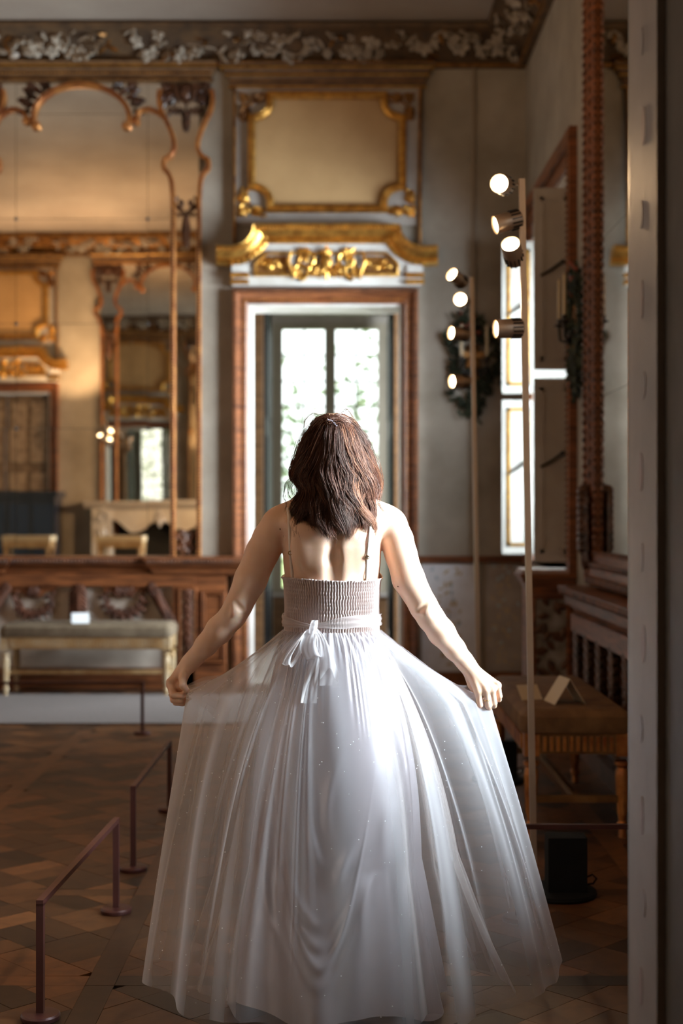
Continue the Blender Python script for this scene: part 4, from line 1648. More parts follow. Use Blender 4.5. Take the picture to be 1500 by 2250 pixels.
# ================================================================== spot lamps on stands
POLE = mat('champagne_metal', (0.52, 0.42, 0.33), 0.38, .6)
CAN = mat('bronze_can', (0.40, 0.30, 0.22), 0.35, .7)
FINS = mat('dark_fins', (0.05, 0.04, 0.035), 0.5, .5)
BULB = emit_mat('warm_bulb', (1.0, 0.76, 0.45), 16.0)
BLACK = mat('black_plastic', (0.006, 0.007, 0.008), 0.7, spec=.2)


def spot_lamp(label, loc, watts, heads=None):
    t = thing('floor_lamp', label, 'lamp', loc, 0, 'spot lamps on tall poles')
    lean = -.045
    H = 2.60
    m = MB()
    P = np.array([[-.011, -.011], [.011, -.011], [.011, .011], [-.011, .011]])
    V = [(p[0], p[1], .02) for p in P] + [(p[0] + lean, p[1], H) for p in P]
    m.add(V, [(0, 1, 5, 4), (1, 2, 6, 5), (2, 3, 7, 6), (3, 0, 4, 7), (4, 5, 6, 7), (3, 2, 1, 0)])
    m.build('pole', POLE, t, smooth=None)
    m = MB()
    m.lathe([(0, 0), (.135, 0), (.138, .008), (.135, .018), (.0, .02)], c=(.09, 0, 0), n=36)
    m.build('base_plate', BLACK, t)
    m = MB()
    m.box(.045, .185, -.05, .05, .02, .215)
    m.build('driver_box', BLACK, t, smooth=None)
    m = MB()
    m.tube([(.185, 0, .06), (.21, -.01, .075), (.225, -.01, .06), (.215, 0, .04), (.19, .02, .03)], .004, n=6)
    m.build('cable', BLACK, t)
    heads = heads or [(2.575, -.072, -.02, (-.35, -.90, -.12)), (2.445, -.055, -.0, (-.94, -.18, -.28)), (2.33, -.04, -.02, (-.25, -.80, .45)), (2.057, -.058, 0, (-.97, -.22, -.06))]
    for (z, dx, dy, d) in heads:
        px = lean * (z / H)
        c = np.array([px + dx, dy, z])
        d = np.array(d) / np.linalg.norm(d)
        up = np.array([0, 0, 1.0])
        ax = np.cross(up, d)
        ax /= np.linalg.norm(ax)
        R = np.column_stack([ax, np.cross(d, ax), d])
        h = bpy.data.objects.new('lamp_head', None)
        COL.objects.link(h)
        h.parent = t
        h.location = tuple(c)
        m = MB()
        m.lathe([(.0, -.052), (.030, -.052), (.033, -.048), (.033, -.008), (.035, -.006), (.035, .046), (.033, .050), (.031, .046), (.031, .036)], n=24, R=R, cap=False)
        m.build('can', CAN, h)
        m = MB()
        for k in range(14):
            a = 2 * PI * k / 14
            m.obox(R @ np.array([.0345 * math.cos(a), .0345 * math.sin(a), -.028]), (.006, .004, .036), R @ rotz(a))
        m.build('cooling_fins', FINS, h, smooth=None, kind='stuff')
        m = MB()
        m.lathe([(.0, .0445), (.012, .0435), (.024, .040), (.0305, .036), (.0305, .034), (0, .034)][::-1], n=24, R=R, cap=False)
        m.build('bulb', BULB, h)
        m = MB()
        m.tube([tuple(c * 0 - d * .03), tuple(np.array([px, 0, z + .008]) - c)], .004, n=6)
        m.build('stem', CAN, h)
        ld = bpy.data.lights.new('spot_light', 'SPOT')
        ld.energy = watts
        ld.color = (1.0, .65, .35)
        ld.spot_size = math.radians(95)
        ld.spot_blend = .6
        ld.shadow_soft_size = .03
        lo = bpy.data.objects.new('spot_light', ld)
        COL.objects.link(lo)
        lo.parent = h
        lo.location = tuple(d * .06)
        lo.rotation_euler = Vector(d).to_track_quat('-Z', 'Y').to_euler()
    return t


spot_lamp('nearer tall spot lamp on a lean pole right of the dress', (.700, 5.17, 0), 120)
spot_lamp('farther tall spot lamp with four lit heads beside the door', (.716, 7.34, 0), 120, [(2.59, -.075, -.02, (-.62, -.62, .35)), (2.474, -.055, -.03, (-.25, -.93, .05)), (2.31, -.07, 0, (-.86, -.45, .03)), (2.064, -.07, 0, (-.86, -.48, -.05))])
spot_lamp('spot lamp by the fireplace, seen only in the mirrors', (-3.09, 3.85, 0), 190, [(2.50, -.06, -.02, (-.35, -.25, .90)), (2.44, .06, .02, (.45, .50, .74)), (2.38, -.055, 0, (-.3, .55, .75)), (2.32, .055, 0, (.1, .50, .86))])

# ================================================================== sconces dressed with leaves
GREEN = mat('dark_evergreen', (0.035, 0.05, 0.025), 0.6, col2=(0.015, 0.02, 0.012), vscale=18, island=.5)
BERRY = mat('red_ornament', (0.28, 0.06, 0.03), 0.45)
WAX = mat('ivory_wax', (0.72, 0.60, 0.40), 0.5)
m = None


def sconce(label, loc, rz, seed):
    t = thing('wall_sconce', label, 'sconce', loc, rz)
    rr = random.Random(seed)
    # oval wreath of leaves round the bracket: a thick outline
    m = MB()
    for k in range(260):
        u = rr.random() * 2 * PI
        wob = .05 * math.sin(3 * u + 1)
        x = (.165 + wob) * math.cos(u) + rr.gauss(0, .03)
        z = (.30 + wob) * math.sin(u) + rr.gauss(0, .035)
        m.leaf((x, -.02 - rr.random() * .05, z), rr.uniform(0, 6.28), rr.uniform(.05, .10), rr.uniform(.02, .04), .015, lift=rr.uniform(0, .03))
    for k in range(50):
        m.leaf((rr.gauss(0, .04), -.02 - rr.random() * .04, -.30 - rr.random() * .10), -PI / 2 + rr.gauss(0, .5), .08, .03, .015)
    m.build('wreath', GREEN, t, kind='stuff', smooth=None)
    m = MB()
    for k in range(9):
        m.blob((rr.gauss(0, .07), -.07, .27 + rr.gauss(0, .05)), .016, nu=8, nv=6)
    m.build('berries', BERRY, t, kind='stuff')
    m = MB()
    m.blob((0, -.03, -.03), (.06, .025, .11), nu=10, nv=8)
    acanthus(m, (0, -.10), -PI / 2, 1.0, -.04)
    acanthus(m, (0, .05), PI / 2, 1.0, -.04)
    m.box(-.085, .085, -.06, 0, .03, .075)
    m.build('gilt_bracket', OLDGOLD, t)
    for sg in (-1, 1):
        m = MB()
        m.tube([(sg * .03, -.04, -.06), (sg * .06, -.09, -.12), (sg * .09, -.13, -.10), (sg * .10, -.135, -.03)], .010, n=7)
        m.scroll((sg * .06, -.09, -.09), .035, 1.1, 0, sg, .008, n=14)
        m.build('arm', LATCH, t)
        m = MB()
        m.lathe([(.008, -.035), (.012, -.02), (.034, -.012), (.036, -.006), (.014, 0), (.016, .03), (.011, .032)], c=(sg * .10, -.135, 0), n=16)
        m.build('drip_pan', LATCH, t)
        m = MB()
        m.lathe([(0, .03), (.012, .03), (.0105, .27), (.004, .276), (0, .277)], c=(sg * .10, -.135, 0), n=14, cap=False)
        m.tube([(sg * .10, -.135, .275), (sg * .10, -.135, .287)], .0015, n=5)
        m.build('candle', WAX, t)
    return t


sconce('leaf-wreathed candle sconce on the wall right of the door', (bx(1038), D, bz(795)), 0, 3)
sconce('leaf-wreathed candle sconce on the right wall by the mirror', (XR, 8.62, 2.54), -PI / 2, 4)

# ================================================================== furniture seen only in the mirror
MARBLE = mat('white_marble', (0.66, 0.62, 0.56), .35, col2=(.56, .5, .44), vscale=4)
FIREBLACK = mat('firebox_black', (0.008, 0.008, 0.008), .9)
t = thing('fireplace', 'white marble fireplace with curved opening, reflected in the big mirror', 'fireplace', (FM_C - .10, YF, 0), PI)
for sg in (-1, 1):
    m = MB()
    m.box(*sorted((sg * .66, sg * .92)), -.30, 0, 0, 1.46)
    m.build('pier', MARBLE, t, smooth=None)
    m = MB()
    m.scroll((sg * .79, -.30, 1.32), .09, 1.3, PI / 2, sg, .022)
    acanthus(m, (sg * .79, 1.2), -PI / 2, 1.4, -.30)
    m.build('pier_scroll', MARBLE, t)
prof = [(-.66, 1.46), (-.66, 1.02)] + [(x, 1.20 + .10 * math.cos(x / .66 * 2 * PI) * (1 if abs(x) > .33 else .8)) for x in np.linspace(-.66, .66, 25)] + [(.66, 1.02), (.66, 1.46)]
n = len(prof)
m = MB()
top = [(-.66 + 1.32 * i / 24, 1.46) for i in range(25)]
lowc = prof[2:27]
V = [(x, -.26, z) for x, z in top] + [(x, -.26, z) for x, z in lowc] + [(x, 0, z) for x, z in lowc]
m.add(V, [(i, 25 + i, 26 + i, i + 1) for i in range(24)] + [(25 + i, 50 + i, 51 + i, 26 + i) for i in range(24)])
m.build('curved_lintel', MARBLE, t, smooth=None)
m = MB()
acanthus(m, (0, 1.34), -PI / 2, 1.3, -.27)
acanthus(m, (0, 1.34), PI / 2, .8, -.27)
m.build('keystone_carving', MARBLE, t)
m = MB()
m.sweep([(-1.02, 1.50), (1.02, 1.50)], [(-.05, 0), (-.05, .32), (-.02, .34), (.0, .38), (.045, .40), (.05, 0)])
m.build('mantel_shelf', MARBLE, t)
MB().box(-.655, .655, -.02, -.003, .0, 1.45).build('firebox', FIREBLACK, t, smooth=None)  # flat black sheet filling the hearth opening

NAVY = mat('ebonised_blue', (0.010, 0.014, 0.024), .3, coat=.3)
t = thing('black_cabinet', 'black cabinet in front of the painted door, reflected in the mirror', 'cabinet', (-4.48, YF + .32, 0), PI)
MB().box(-.62, .62, -.25, .25, .05, 1.60).build('body', NAVY, t, smooth=None)
MB().box(-.66, .66, -.28, .28, 1.60, 1.68).build('top', NAVY, t, smooth=None)
MB().box(-.64, .64, -.27, .27, 0, .05).build('plinth', NAVY, t, smooth=None)
for k in range(4):
    x = -.60 + k * .30
    MB().box(x + .03, x + .27, -.262, -.25, .15, 1.5).build('door', mat('blue_panel_%d' % k, (0.02, 0.035, 0.07), .25), t, smooth=None)
TBL = [(-4.02, 4.35, .60, 'gilt table with pale cushion before the black cabinet, in the mirror'), (-2.85, 4.30, .60, 'long gilt table before the marble fireplace, in the mirror')]
for (tx, ty, L, lab) in TBL:
    t = thing('gilt_table', lab, 'table', (tx, ty, 0), 0)
    hl, hd = L / 2, .2
    MB().box(-hl, hl, -hd, hd, 1.02, 1.09).build('top_cushion', mat('cream_cushion_%d' % int(-tx * 10), (0.60, 0.50, 0.34), .8), t, smooth=None)
    MB().box(-hl + .01, hl - .01, -hd + .01, hd - .01, .94, 1.02).build('rail', BENCHGOLD, t, smooth=None)
    for sx in (-1, 1):
        for sy in (-1, 1):
            MB().lathe([(.014, 0), (.018, .03), (.012, .05), (.016, .4), (.024, .86), (.03, .94)], c=(sx * (hl - .04), sy * (hd - .04), 0), n=10).build('leg', LEGPALE, t)
# ================================================================== the woman
PY0 = 4.05
PS = F / PY0            # pixels per metre in her plane


def ux(px):
    return (px - 750.0) / PS


def uz(py):
    return EYE - (py - 1125.0) / PS


class Field:
    """signed-distance grid with smooth unions, polygonised by surface nets"""

    def __init__(self, lo, hi, h):
        self.lo, self.h = np.array(lo, np.float32), h
        self.n = np.ceil((np.array(hi) - np.array(lo)) / h).astype(int) + 1
        self.f = np.full(self.n, .06, np.float32)

    def sub(self, lo, hi):
        a = np.maximum(np.floor((np.array(lo) - self.lo) / self.h).astype(int), 0)
        b = np.minimum(np.ceil((np.array(hi) - self.lo) / self.h).astype(int) + 1, self.n)
        ax = [self.lo[i] + self.h * np.arange(a[i], b[i], dtype=np.float32) for i in range(3)]
        sl = tuple(slice(a[i], b[i]) for i in range(3))
        return sl, ax[0][:, None, None], ax[1][None, :, None], ax[2][None, None, :]

    def _join(self, sl, d, k):
        a = self.f[sl]
        h = np.clip(.5 + .5 * (a - d) / k, 0, 1)
        self.f[sl] = a * (1 - h) + d * h - k * h * (1 - h)

    def _cut(self, sl, d, k):
        a = self.f[sl]
        h = np.clip(.5 - .5 * (a + d) / k, 0, 1)
        self.f[sl] = a * (1 - h) - d * h + k * h * (1 - h)

    def cone(self, p0, p1, r0, r1, k=.012, cut=False, sq=None):
        p0, p1 = np.array(p0, float), np.array(p1, float)
        r = max(r0, r1) + 2.2 * k + .012
        sl, X, Y, Z = self.sub(np.minimum(p0, p1) - r, np.maximum(p0, p1) + r)
        d = p1 - p0
        L2 = float(d @ d) + 1e-12
        t = np.clip(((X - p0[0]) * d[0] + (Y - p0[1]) * d[1] + (Z - p0[2]) * d[2]) / L2, 0, 1)
        dist = np.sqrt((X - p0[0] - t * d[0]) ** 2 + (Y - p0[1] - t * d[1]) ** 2 + (Z - p0[2] - t * d[2]) ** 2) - (r0 + t * (r1 - r0))
        (self._cut if cut else self._join)(sl, dist.astype(np.float32), k)

    def ell(self, c, rad, k=.012, cut=False, R=None):
        c, rad = np.array(c, float), np.array(rad, float)
        r = rad.max() + 2.2 * k + .012
        sl, X, Y, Z = self.sub(c - r, c + r)
        x, y, z = X - c[0], Y - c[1], Z - c[2]
        if R is not None:
            R = np.asarray(R)
            x, y, z = (R[0, 0] * x + R[1, 0] * y + R[2, 0] * z), (R[0, 1] * x + R[1, 1] * y + R[2, 1] * z), (R[0, 2] * x + R[1, 2] * y + R[2, 2] * z)
        k0 = np.sqrt((x / rad[0]) ** 2 + (y / rad[1]) ** 2 + (z / rad[2]) ** 2)
        k1 = np.sqrt((x / rad[0] ** 2) ** 2 + (y / rad[1] ** 2) ** 2 + (z / rad[2] ** 2) ** 2) + 1e-9
        (self._cut if cut else self._join)(sl, (k0 * (k0 - 1) / k1).astype(np.float32), k)

    def loft(self, zs, A, B, CX, CY, k=.02):
        sl, X, Y, Z = self.sub((-.3, -.2, zs[0] - .02), (.3, .2, zs[-1] + .02))
        zz = np.clip(Z, zs[0], zs[-1])
        a, b = np.interp(zz, zs, A), np.interp(zz, zs, B)
        cx, cy = np.interp(zz, zs, CX), np.interp(zz, zs, CY)
        x, y = (X - cx), (Y - cy)
        k0 = np.sqrt((x / a) ** 2 + (y / b) ** 2)
        k1 = np.sqrt((x / a ** 2) ** 2 + (y / b ** 2) ** 2) + 1e-6
        d = k0 * (k0 - 1) / k1
        d = np.maximum(d, np.abs(Z - zz) * np.ones_like(d) + np.minimum(d, 0) * (np.abs(Z - zz) < 1e-6))
        self._join(sl, d.astype(np.float32), k)

    def at(self, p):
        q_ = (np.array(p) - self.lo) / self.h
        i = np.clip(np.floor(q_).astype(int), 0, self.n - 2)
        fr = q_ - i
        v = 0
        for dx in (0, 1):
            for dy in (0, 1):
                for dz in (0, 1):
                    w = (fr[0] if dx else 1 - fr[0]) * (fr[1] if dy else 1 - fr[1]) * (fr[2] if dz else 1 - fr[2])
                    v += w * self.f[i[0] + dx, i[1] + dy, i[2] + dz]
        return v

    def back(self, x, z, y0=-.19):
        """first surface point coming from behind (camera side)"""
        y = y0
        for _ in range(200):
            d = self.at((x, y, z))
            if d < .0004:
                return y
            y += max(d * .7, .0006)
            if y > .2:
                return None
        return y

    def polygonise(self):
        f = self.f
        ins = f < 0
        n = self.n
        cnt = np.zeros(n - 1, np.uint8)
        for dx in (0, 1):
            for dy in (0, 1):
                for dz in (0, 1):
                    cnt += ins[dx:n[0] - 1 + dx, dy:n[1] - 1 + dy, dz:n[2] - 1 + dz]
        act = (cnt > 0) & (cnt < 8)
        I = np.argwhere(act)
        idx = np.full(n - 1, -1, np.int32)
        idx[act] = np.arange(len(I))
        acc = np.zeros((len(I), 3))
        num = np.zeros(len(I))
        corners = [(0, 0, 0), (1, 0, 0), (0, 1, 0), (1, 1, 0), (0, 0, 1), (1, 0, 1), (0, 1, 1), (1, 1, 1)]
        cv = [f[I[:, 0] + c[0], I[:, 1] + c[1], I[:, 2] + c[2]] for c in corners]
        for a in range(8):
            for b in range(a + 1, 8):
                if sum(abs(corners[a][i] - corners[b][i]) for i in range(3)) != 1:
                    continue
                va, vb = cv[a], cv[b]
                cr = (va < 0) != (vb < 0)
                t = np.where(cr, va / (va - vb + 1e-20), 0)
                p = np.array(corners[a])[None, :] + t[:, None] * (np.array(corners[b]) - np.array(corners[a]))[None, :]
                acc += np.where(cr[:, None], p, 0)
                num += cr
        V = (I + acc / num[:, None]) * self.h + self.lo
        quads = []
        for ax in range(3):
            s0 = [slice(1, -1)] * 3
            s1 = [slice(1, -1)] * 3
            s0[ax] = slice(0, -1)
            s1[ax] = slice(1, None)
            a, b = ins[tuple(s0)], ins[tuple(s1)]
            E = np.argwhere(a != b)
            off = np.ones(3, int)
            off[ax] = 0
            E = E + off
            o1, o2 = [(1, 2), (2, 0), (0, 1)][ax]
            d1, d2 = np.zeros(3, int), np.zeros(3, int)
            d1[o1] = 1
            d2[o2] = 1
            qd = np.stack([idx[tuple((E - d1 - d2).T)], idx[tuple((E - d2).T)], idx[tuple(E.T)], idx[tuple((E - d1).T)]], axis=1)
            fl = ins[tuple(E.T)]
            qd[~fl] = qd[~fl][:, ::-1]
            quads.append(qd)
        return V, np.concatenate(quads)


def mesh_np(name, V, Q, material, parent, smooth=True, kind=None):
    me = bpy.data.meshes.new(name)
    k = Q.shape[1]
    me.vertices.add(len(V))
    me.vertices.foreach_set('co', np.asarray(V, np.float32).ravel())
    me.loops.add(len(Q) * k)
    me.loops.foreach_set('vertex_index', np.asarray(Q, np.int32).ravel())
    me.polygons.add(len(Q))
    me.polygons.foreach_set('loop_start', np.arange(0, len(Q) * k, k, dtype=np.int32))
    me.polygons.foreach_set('loop_total', np.full(len(Q), k, np.int32))
    me.polygons.foreach_set('use_smooth', np.full(len(Q), bool(smooth)))
    me.update(calc_edges=True)
    me.validate()
    me.materials.append(material)
    return link(name, me, parent, kind)


def grid_quads(nu, nv, cu):
    i = np.arange(nu if cu else nu - 1)
    j = np.arange(nv - 1)
    I, J = np.meshgrid(i, j, indexing='ij')
    I2 = (I + 1) % nu
    return np.stack([I * nv + J, I2 * nv + J, I2 * nv + J + 1, I * nv + J + 1], axis=-1).reshape(-1, 4)


person = thing('person', 'woman seen from behind holding out her pale tulle gown', 'person', (0, PY0, 0))

# ---- body ---------------------------------------------------------------------------
TZ = [.62, .72, .82, .92, 1.00, 1.06, 1.12, 1.18, 1.24, 1.29, 1.34, 1.375, 1.40]
TA = [.15, .165, .170, .160, .140, .129, .128, .131, .138, .140, .135, .115, .085]
TB = [.10, .118, .125, .115, .100, .092, .095, .101, .105, .103, .092, .075, .055]
TCX = [-.027] * 13
TCY = [.0, .0, -.005, 0, .0, .002, .0, -.002, -.006, -.008, -.004, .004, .010]
fld = Field((-.56, -.21, .0), (.53, .25, 1.72), .0034)
fld.loft(TZ, TA, TB, TCX, TCY)
CXB = -.024
# legs under the skirts
for sg in (-1, 1):
    fld.cone((CXB + sg * .085, .0, .72), (CXB + sg * .075, .01, .46), .085, .056, .03)
    fld.cone((CXB + sg * .075, .01, .46), (CXB + sg * .07, -.01, .10), .052, .036, .02)
    fld.cone((CXB + sg * .07, -.015, .06), (CXB + sg * .075, .14, .03), .032, .025, .02)
# bust
for sg in (-1, 1):
    fld.ell((CXB + sg * .068, .085, 1.20), (.062, .055, .062), .03)
# shoulders, trapezius, neck
fld.cone((CXB, .012, 1.36), (CXB, .03, 1.50), .056, .050, .03)
for sg, sx in ((-1, -.180), (1, .140)):
    fld.cone((CXB + sg * .02, .0, 1.425), (sx * .86 + CXB * .14, .0, 1.378), .045, .036, .035)
    fld.cone((CXB + sg * .04, .0, 1.35), (sx, .0, 1.352), .060, .045, .03)
    # shoulder blades
    fld.ell((CXB + sg * .074, -.082, 1.285), (.042, .022, .068), .028, R=roty(sg * .25))
    fld.cone((CXB + sg * .05, -.086, 1.33), (CXB + sg * .125, -.055, 1.36), .016, .014, .03)
    # back muscle either side of the spine
    fld.cone((CXB + sg * .034, -.080, 1.15), (CXB + sg * .032, -.085, 1.30), .016, .014, .025)
# spine furrow
fld.cone((CXB, -.121, 1.12), (CXB, -.117, 1.26), .013, .012, .022, cut=True)
fld.cone((CXB, -.117, 1.26), (CXB, -.108, 1.34), .012, .008, .022, cut=True)
# arms: chains of joints
ARM_L = [(-.180, .0, 1.352, .049), (-.204, .0, 1.315, .0475), (-.225, -.003, 1.275, .0465), (-.258, -.008, 1.198, .0460), (ux(524), -.014, uz(1330), .0385), (ux(512), -.010, uz(1352), .0370), (ux(482), .008, uz(1384), .0385), (ux(450), .03, uz(1420), .0315), (ux(424), .048, uz(1449), .0250), (ux(412), .055, uz(1462), .0240)]
ARM_R = [(.140, .0, 1.352, .047), (.158, .0, 1.31, .0455), (.169, -.003, 1.27, .0445), (.190, -.008, 1.20, .0455), (ux(930), -.014, uz(1332), .0390), (ux(945), -.010, uz(1356), .0375), (ux(970), .006, uz(1390), .0385), (ux(1000), .026, uz(1428), .0310), (ux(1022), .040, uz(1455), .0255), (ux(1032), .046, uz(1468), .0240)]
for arm in (ARM_L, ARM_R):
    for a, b in zip(arm[:-1], arm[1:]):
        fld.cone(a[:3], b[:3], a[3], b[3], .010)
for arm, sg in ((ARM_L, -1), (ARM_R, 1)):
    e = arm[4]
    fld.ell((e[0] + sg * .008, e[1] - .030, e[2] - .014), (.016, .012, .015), .012)                      # elbow bone
    fld.cone((e[0] - sg * .016, e[1] - .040, e[2] - .010), (e[0] + sg * .006, e[1] - .044, e[2] + .012), .006, .005, .010, cut=True)
    fld.cone((e[0] - sg * .032, e[1] - .020, e[2] - .026), (e[0] - sg * .012, e[1] - .037, e[2] - .024), .0035, .0035, .005, cut=True)
    fld.cone((e[0] + sg * .026, e[1] - .036, e[2] + .000), (e[0] + sg * .030, e[1] - .036, e[2] - .022), .005, .004, .010, cut=True)

# right hand (image right): back of the hand towards the viewer, fingers hanging down and closing on the cloth
W = np.array([ux(1032), .046, uz(1468)])
HR_F = {
    'index': [(ux(1051), .012, uz(1521)), (ux(1055), .016, uz(1550)), (ux(1058), .042, uz(1556)), (ux(1060), .056, uz(1544))],
    'middle': [(ux(1068), .012, uz(1518)), (ux(1074), .020, uz(1552)), (ux(1077), .048, uz(1560)), (ux(1075), .062, uz(1546))],
    'ring': [(ux(1082), .016, uz(1516)), (ux(1087), .026, uz(1547)), (ux(1089), .052, uz(1556)), (ux(1086), .066, uz(1543))],
    'pinky': [(ux(1095), .026, uz(1508)), (ux(1100), .036, uz(1533)), (ux(1101), .058, uz(1543)), (ux(1096), .070, uz(1533))],
}
HR_R = {'index': .0095, 'middle': .0098, 'ring': .0094, 'pinky': .0084}
fld.cone(W, np.array(HR_F['middle'][0]) * .5 + W * .5 + np.array((0, .010, 0)), .0225, .0190, .012)
for nm, pts in HR_F.items():
    r = HR_R[nm]
    fld.cone(W + (0, .004, 0), pts[0], .017, r * 1.25, .008)
    fld.ell((pts[0][0], pts[0][1] - .003, pts[0][2]), (r * 1.18, r * 1.1, r * 1.18), .006)
    fld.cone(pts[0], pts[1], r * 1.08, r, .004)
    fld.cone(pts[1], pts[2], r, r * .9, .003)
    fld.cone(pts[2], pts[3], r * .9, r * .8, .003)
    fld.cone(W + (0.004, -.014, -.008), (pts[0][0], pts[0][1] - .006, pts[0][2] + .006), .0036, .0034, .006)   # tendon
fld.cone(W + (.002, .012, -.02), (ux(1040), .058, uz(1510)), .016, .0125, .010)
fld.cone((ux(1040), .058, uz(1510)), (ux(1050), .078, uz(1532)), .0115, .0095, .004)
fld.cone((ux(1050), .078, uz(1532)), (ux(1060), .084, uz(1548)), .0095, .0080, .004)

# left hand (image left): thumb side towards the viewer, fist closed on the cloth
W = np.array([ux(412), .055, uz(1462)])
HL_F = {
    'index': [(ux(371), .040, uz(1503)), (ux(379), .016, uz(1529)), (ux(398), .014, uz(1530)), (ux(407), .026, uz(1522))],
    'middle': [(ux(369), .062, uz(1510)), (ux(378), .036, uz(1541)), (ux(396), .030, uz(1542)), (ux(405), .042, uz(1534))],
    'ring': [(ux(371), .083, uz(1514)), (ux(381), .058, uz(1549)), (ux(397), .050, uz(1550)), (ux(406), .060, uz(1543))],
    'pinky': [(ux(377), .102, uz(1514)), (ux(386), .084, uz(1546)), (ux(398), .076, uz(1549)), (ux(405), .082, uz(1543))],
}
fld.cone(W, (ux(388), .066, uz(1492)), .0235, .0210, .012)
for nm, pts in HL_F.items():
    r = HR_R[nm] * 1.04
    fld.cone(W + (-.004, .004, -.002), pts[0], .017, r * 1.25, .009)
    fld.ell(pts[0], (r * 1.2, r * 1.15, r * 1.2), .006)
    fld.cone(pts[0], pts[1], r * 1.08, r, .004)
    fld.cone(pts[1], pts[2], r, r * .92, .003)
    fld.cone(pts[2], pts[3], r * .9, r * .8, .003)
fld.cone(W + (.002, -.008, -.002), (ux(400), .026, uz(1494)), .0165, .0125, .010)
fld.cone((ux(400), .026, uz(1494)), (ux(401), .008, uz(1507)), .0118, .0105, .004)
fld.cone((ux(401), .008, uz(1507)), (ux(409), .010, uz(1517)), .0105, .0085, .004)
fld.ell((ux(391), .050, uz(1514)), (.018, .024, .018), .010)
# wrist creases on the lit thumb side
for k in range(4):
    z = uz(1466 + 5 * k)
    fld.cone((ux(401 - k), .020, z + .003), (ux(411 - k), .026, z), .0014, .0014, .002, cut=True)

# head with a face (turned away from the viewer)
HC_ = np.array([-.020, .035, 1.572])
fld.ell(HC_, (.070, .088, .100), .02)
fld.ell(HC_ + (0, .045, -.050), (.050, .050, .062), .03)
fld.ell(HC_ + (0, .082, -.095), (.022, .020, .018), .02)
fld.cone(HC_ + (0, .092, .005), HC_ + (0, .110, -.028), .008, .012, .010)
for sg in (-1, 1):
    fld.ell(HC_ + (sg * .030, .088, .002), (.016, .014, .010), .010, cut=True)
    fld.ell(HC_ + (sg * .030, .072, .002), (.012, .012, .012), .004)
    fld.ell(HC_ + (sg * .072, .0, -.010), (.008, .018, .030), .006)
    fld.cone(HC_ + (sg * .014, .092, .022), HC_ + (sg * .046, .080, .022), .007, .006, .010)
fld.cone(HC_ + (-.018, .096, -.056), HC_ + (.018, .096, -.056), .006, .006, .006)
fld.cone(HC_ + (-.015, .095, -.064), HC_ + (.015, .095, -.064), .006, .006, .004)


def skin_material():
    m, nt, N, L, b = nodes_of('skin')
    tc = N.new('ShaderNodeTexCoord')
    nz = N.new('ShaderNodeTexNoise')
    nz.inputs['Scale'].default_value = 9
    nz.inputs['Detail'].default_value = 5
    L.new(tc.outputs['Object'], nz.inputs['Vector'])
    cr = N.new('ShaderNodeValToRGB')
    cr.color_ramp.elements[0].position = .3
    cr.color_ramp.elements[1].position = .7
    cr.color_ramp.elements[0].color = (.66, .41, .28, 1)
    cr.color_ramp.elements[1].color = (.74, .50, .37, 1)
    L.new(nz.outputs['Fac'], cr.inputs['Fac'])
    L.new(cr.outputs['Color'], b.inputs['Base Color'])
    b.inputs['Roughness'].default_value = .45
    b.inputs['Subsurface Weight'].default_value = .25
    b.inputs['Subsurface Radius'].default_value = (1.0, .35, .2)
    b.inputs['Subsurface Scale'].default_value = .008
    b.inputs['Specular IOR Level'].default_value = .4
    nb = N.new('ShaderNodeTexNoise')
    nb.inputs['Scale'].default_value = 420
    L.new(tc.outputs['Object'], nb.inputs['Vector'])
    bp = N.new('ShaderNodeBump')
    bp.inputs['Strength'].default_value = .06
    bp.inputs['Distance'].default_value = .002
    L.new(nb.outputs['Fac'], bp.inputs['Height'])
    L.new(bp.outputs['Normal'], b.inputs['Normal'])
    return m


SKIN = skin_material()
V_, Q_ = fld.polygonise()
mesh_np('body', V_, Q_, SKIN, person)
# moles
MOLE = mat('mole', (.16, .07, .04), .5)
for (px, py) in ((617, 1162), (873, 1287), (640, 1246)):
    y = fld.back(ux(px), uz(py))
    if y is not None:
        MB().blob((ux(px), y, uz(py)), (.0022, .0012, .0022), nu=8, nv=6).build('mole', MOLE, person)

# finger rings
RING = mat('ring_gold', (.85, .62, .30), .2, 1.0)
p, q2 = np.array(HR_F['middle'][0]), np.array(HR_F['middle'][1])
c = p * .38 + q2 * .62
d = (q2 - p) / np.linalg.norm(q2 - p)


def ring_on(c, d, r, name):
    up = np.array([0, 1.0, 0])
    a = np.cross(d, up)
    a /= np.linalg.norm(a)
    b = np.cross(d, a)
    pts = [c + r * (math.cos(t) * a + math.sin(t) * b) for t in np.linspace(0, 2 * PI, 25)]
    m = MB()
    m.tube(pts, .0014, n=6, cap=False)
    m.blob(pts[18] if b[1] > 0 else pts[6], .0026, nu=8, nv=6)
    m.build(name, RING, person)


ring_on(c, d, HR_R['middle'] * 1.06, 'finger_ring')
p, q2 = np.array(HL_F['middle'][0]), np.array(HL_F['middle'][1])
ring_on(p * .35 + q2 * .65, (q2 - p) / np.linalg.norm(q2 - p), HR_R['middle'] * 1.1, 'finger_ring')


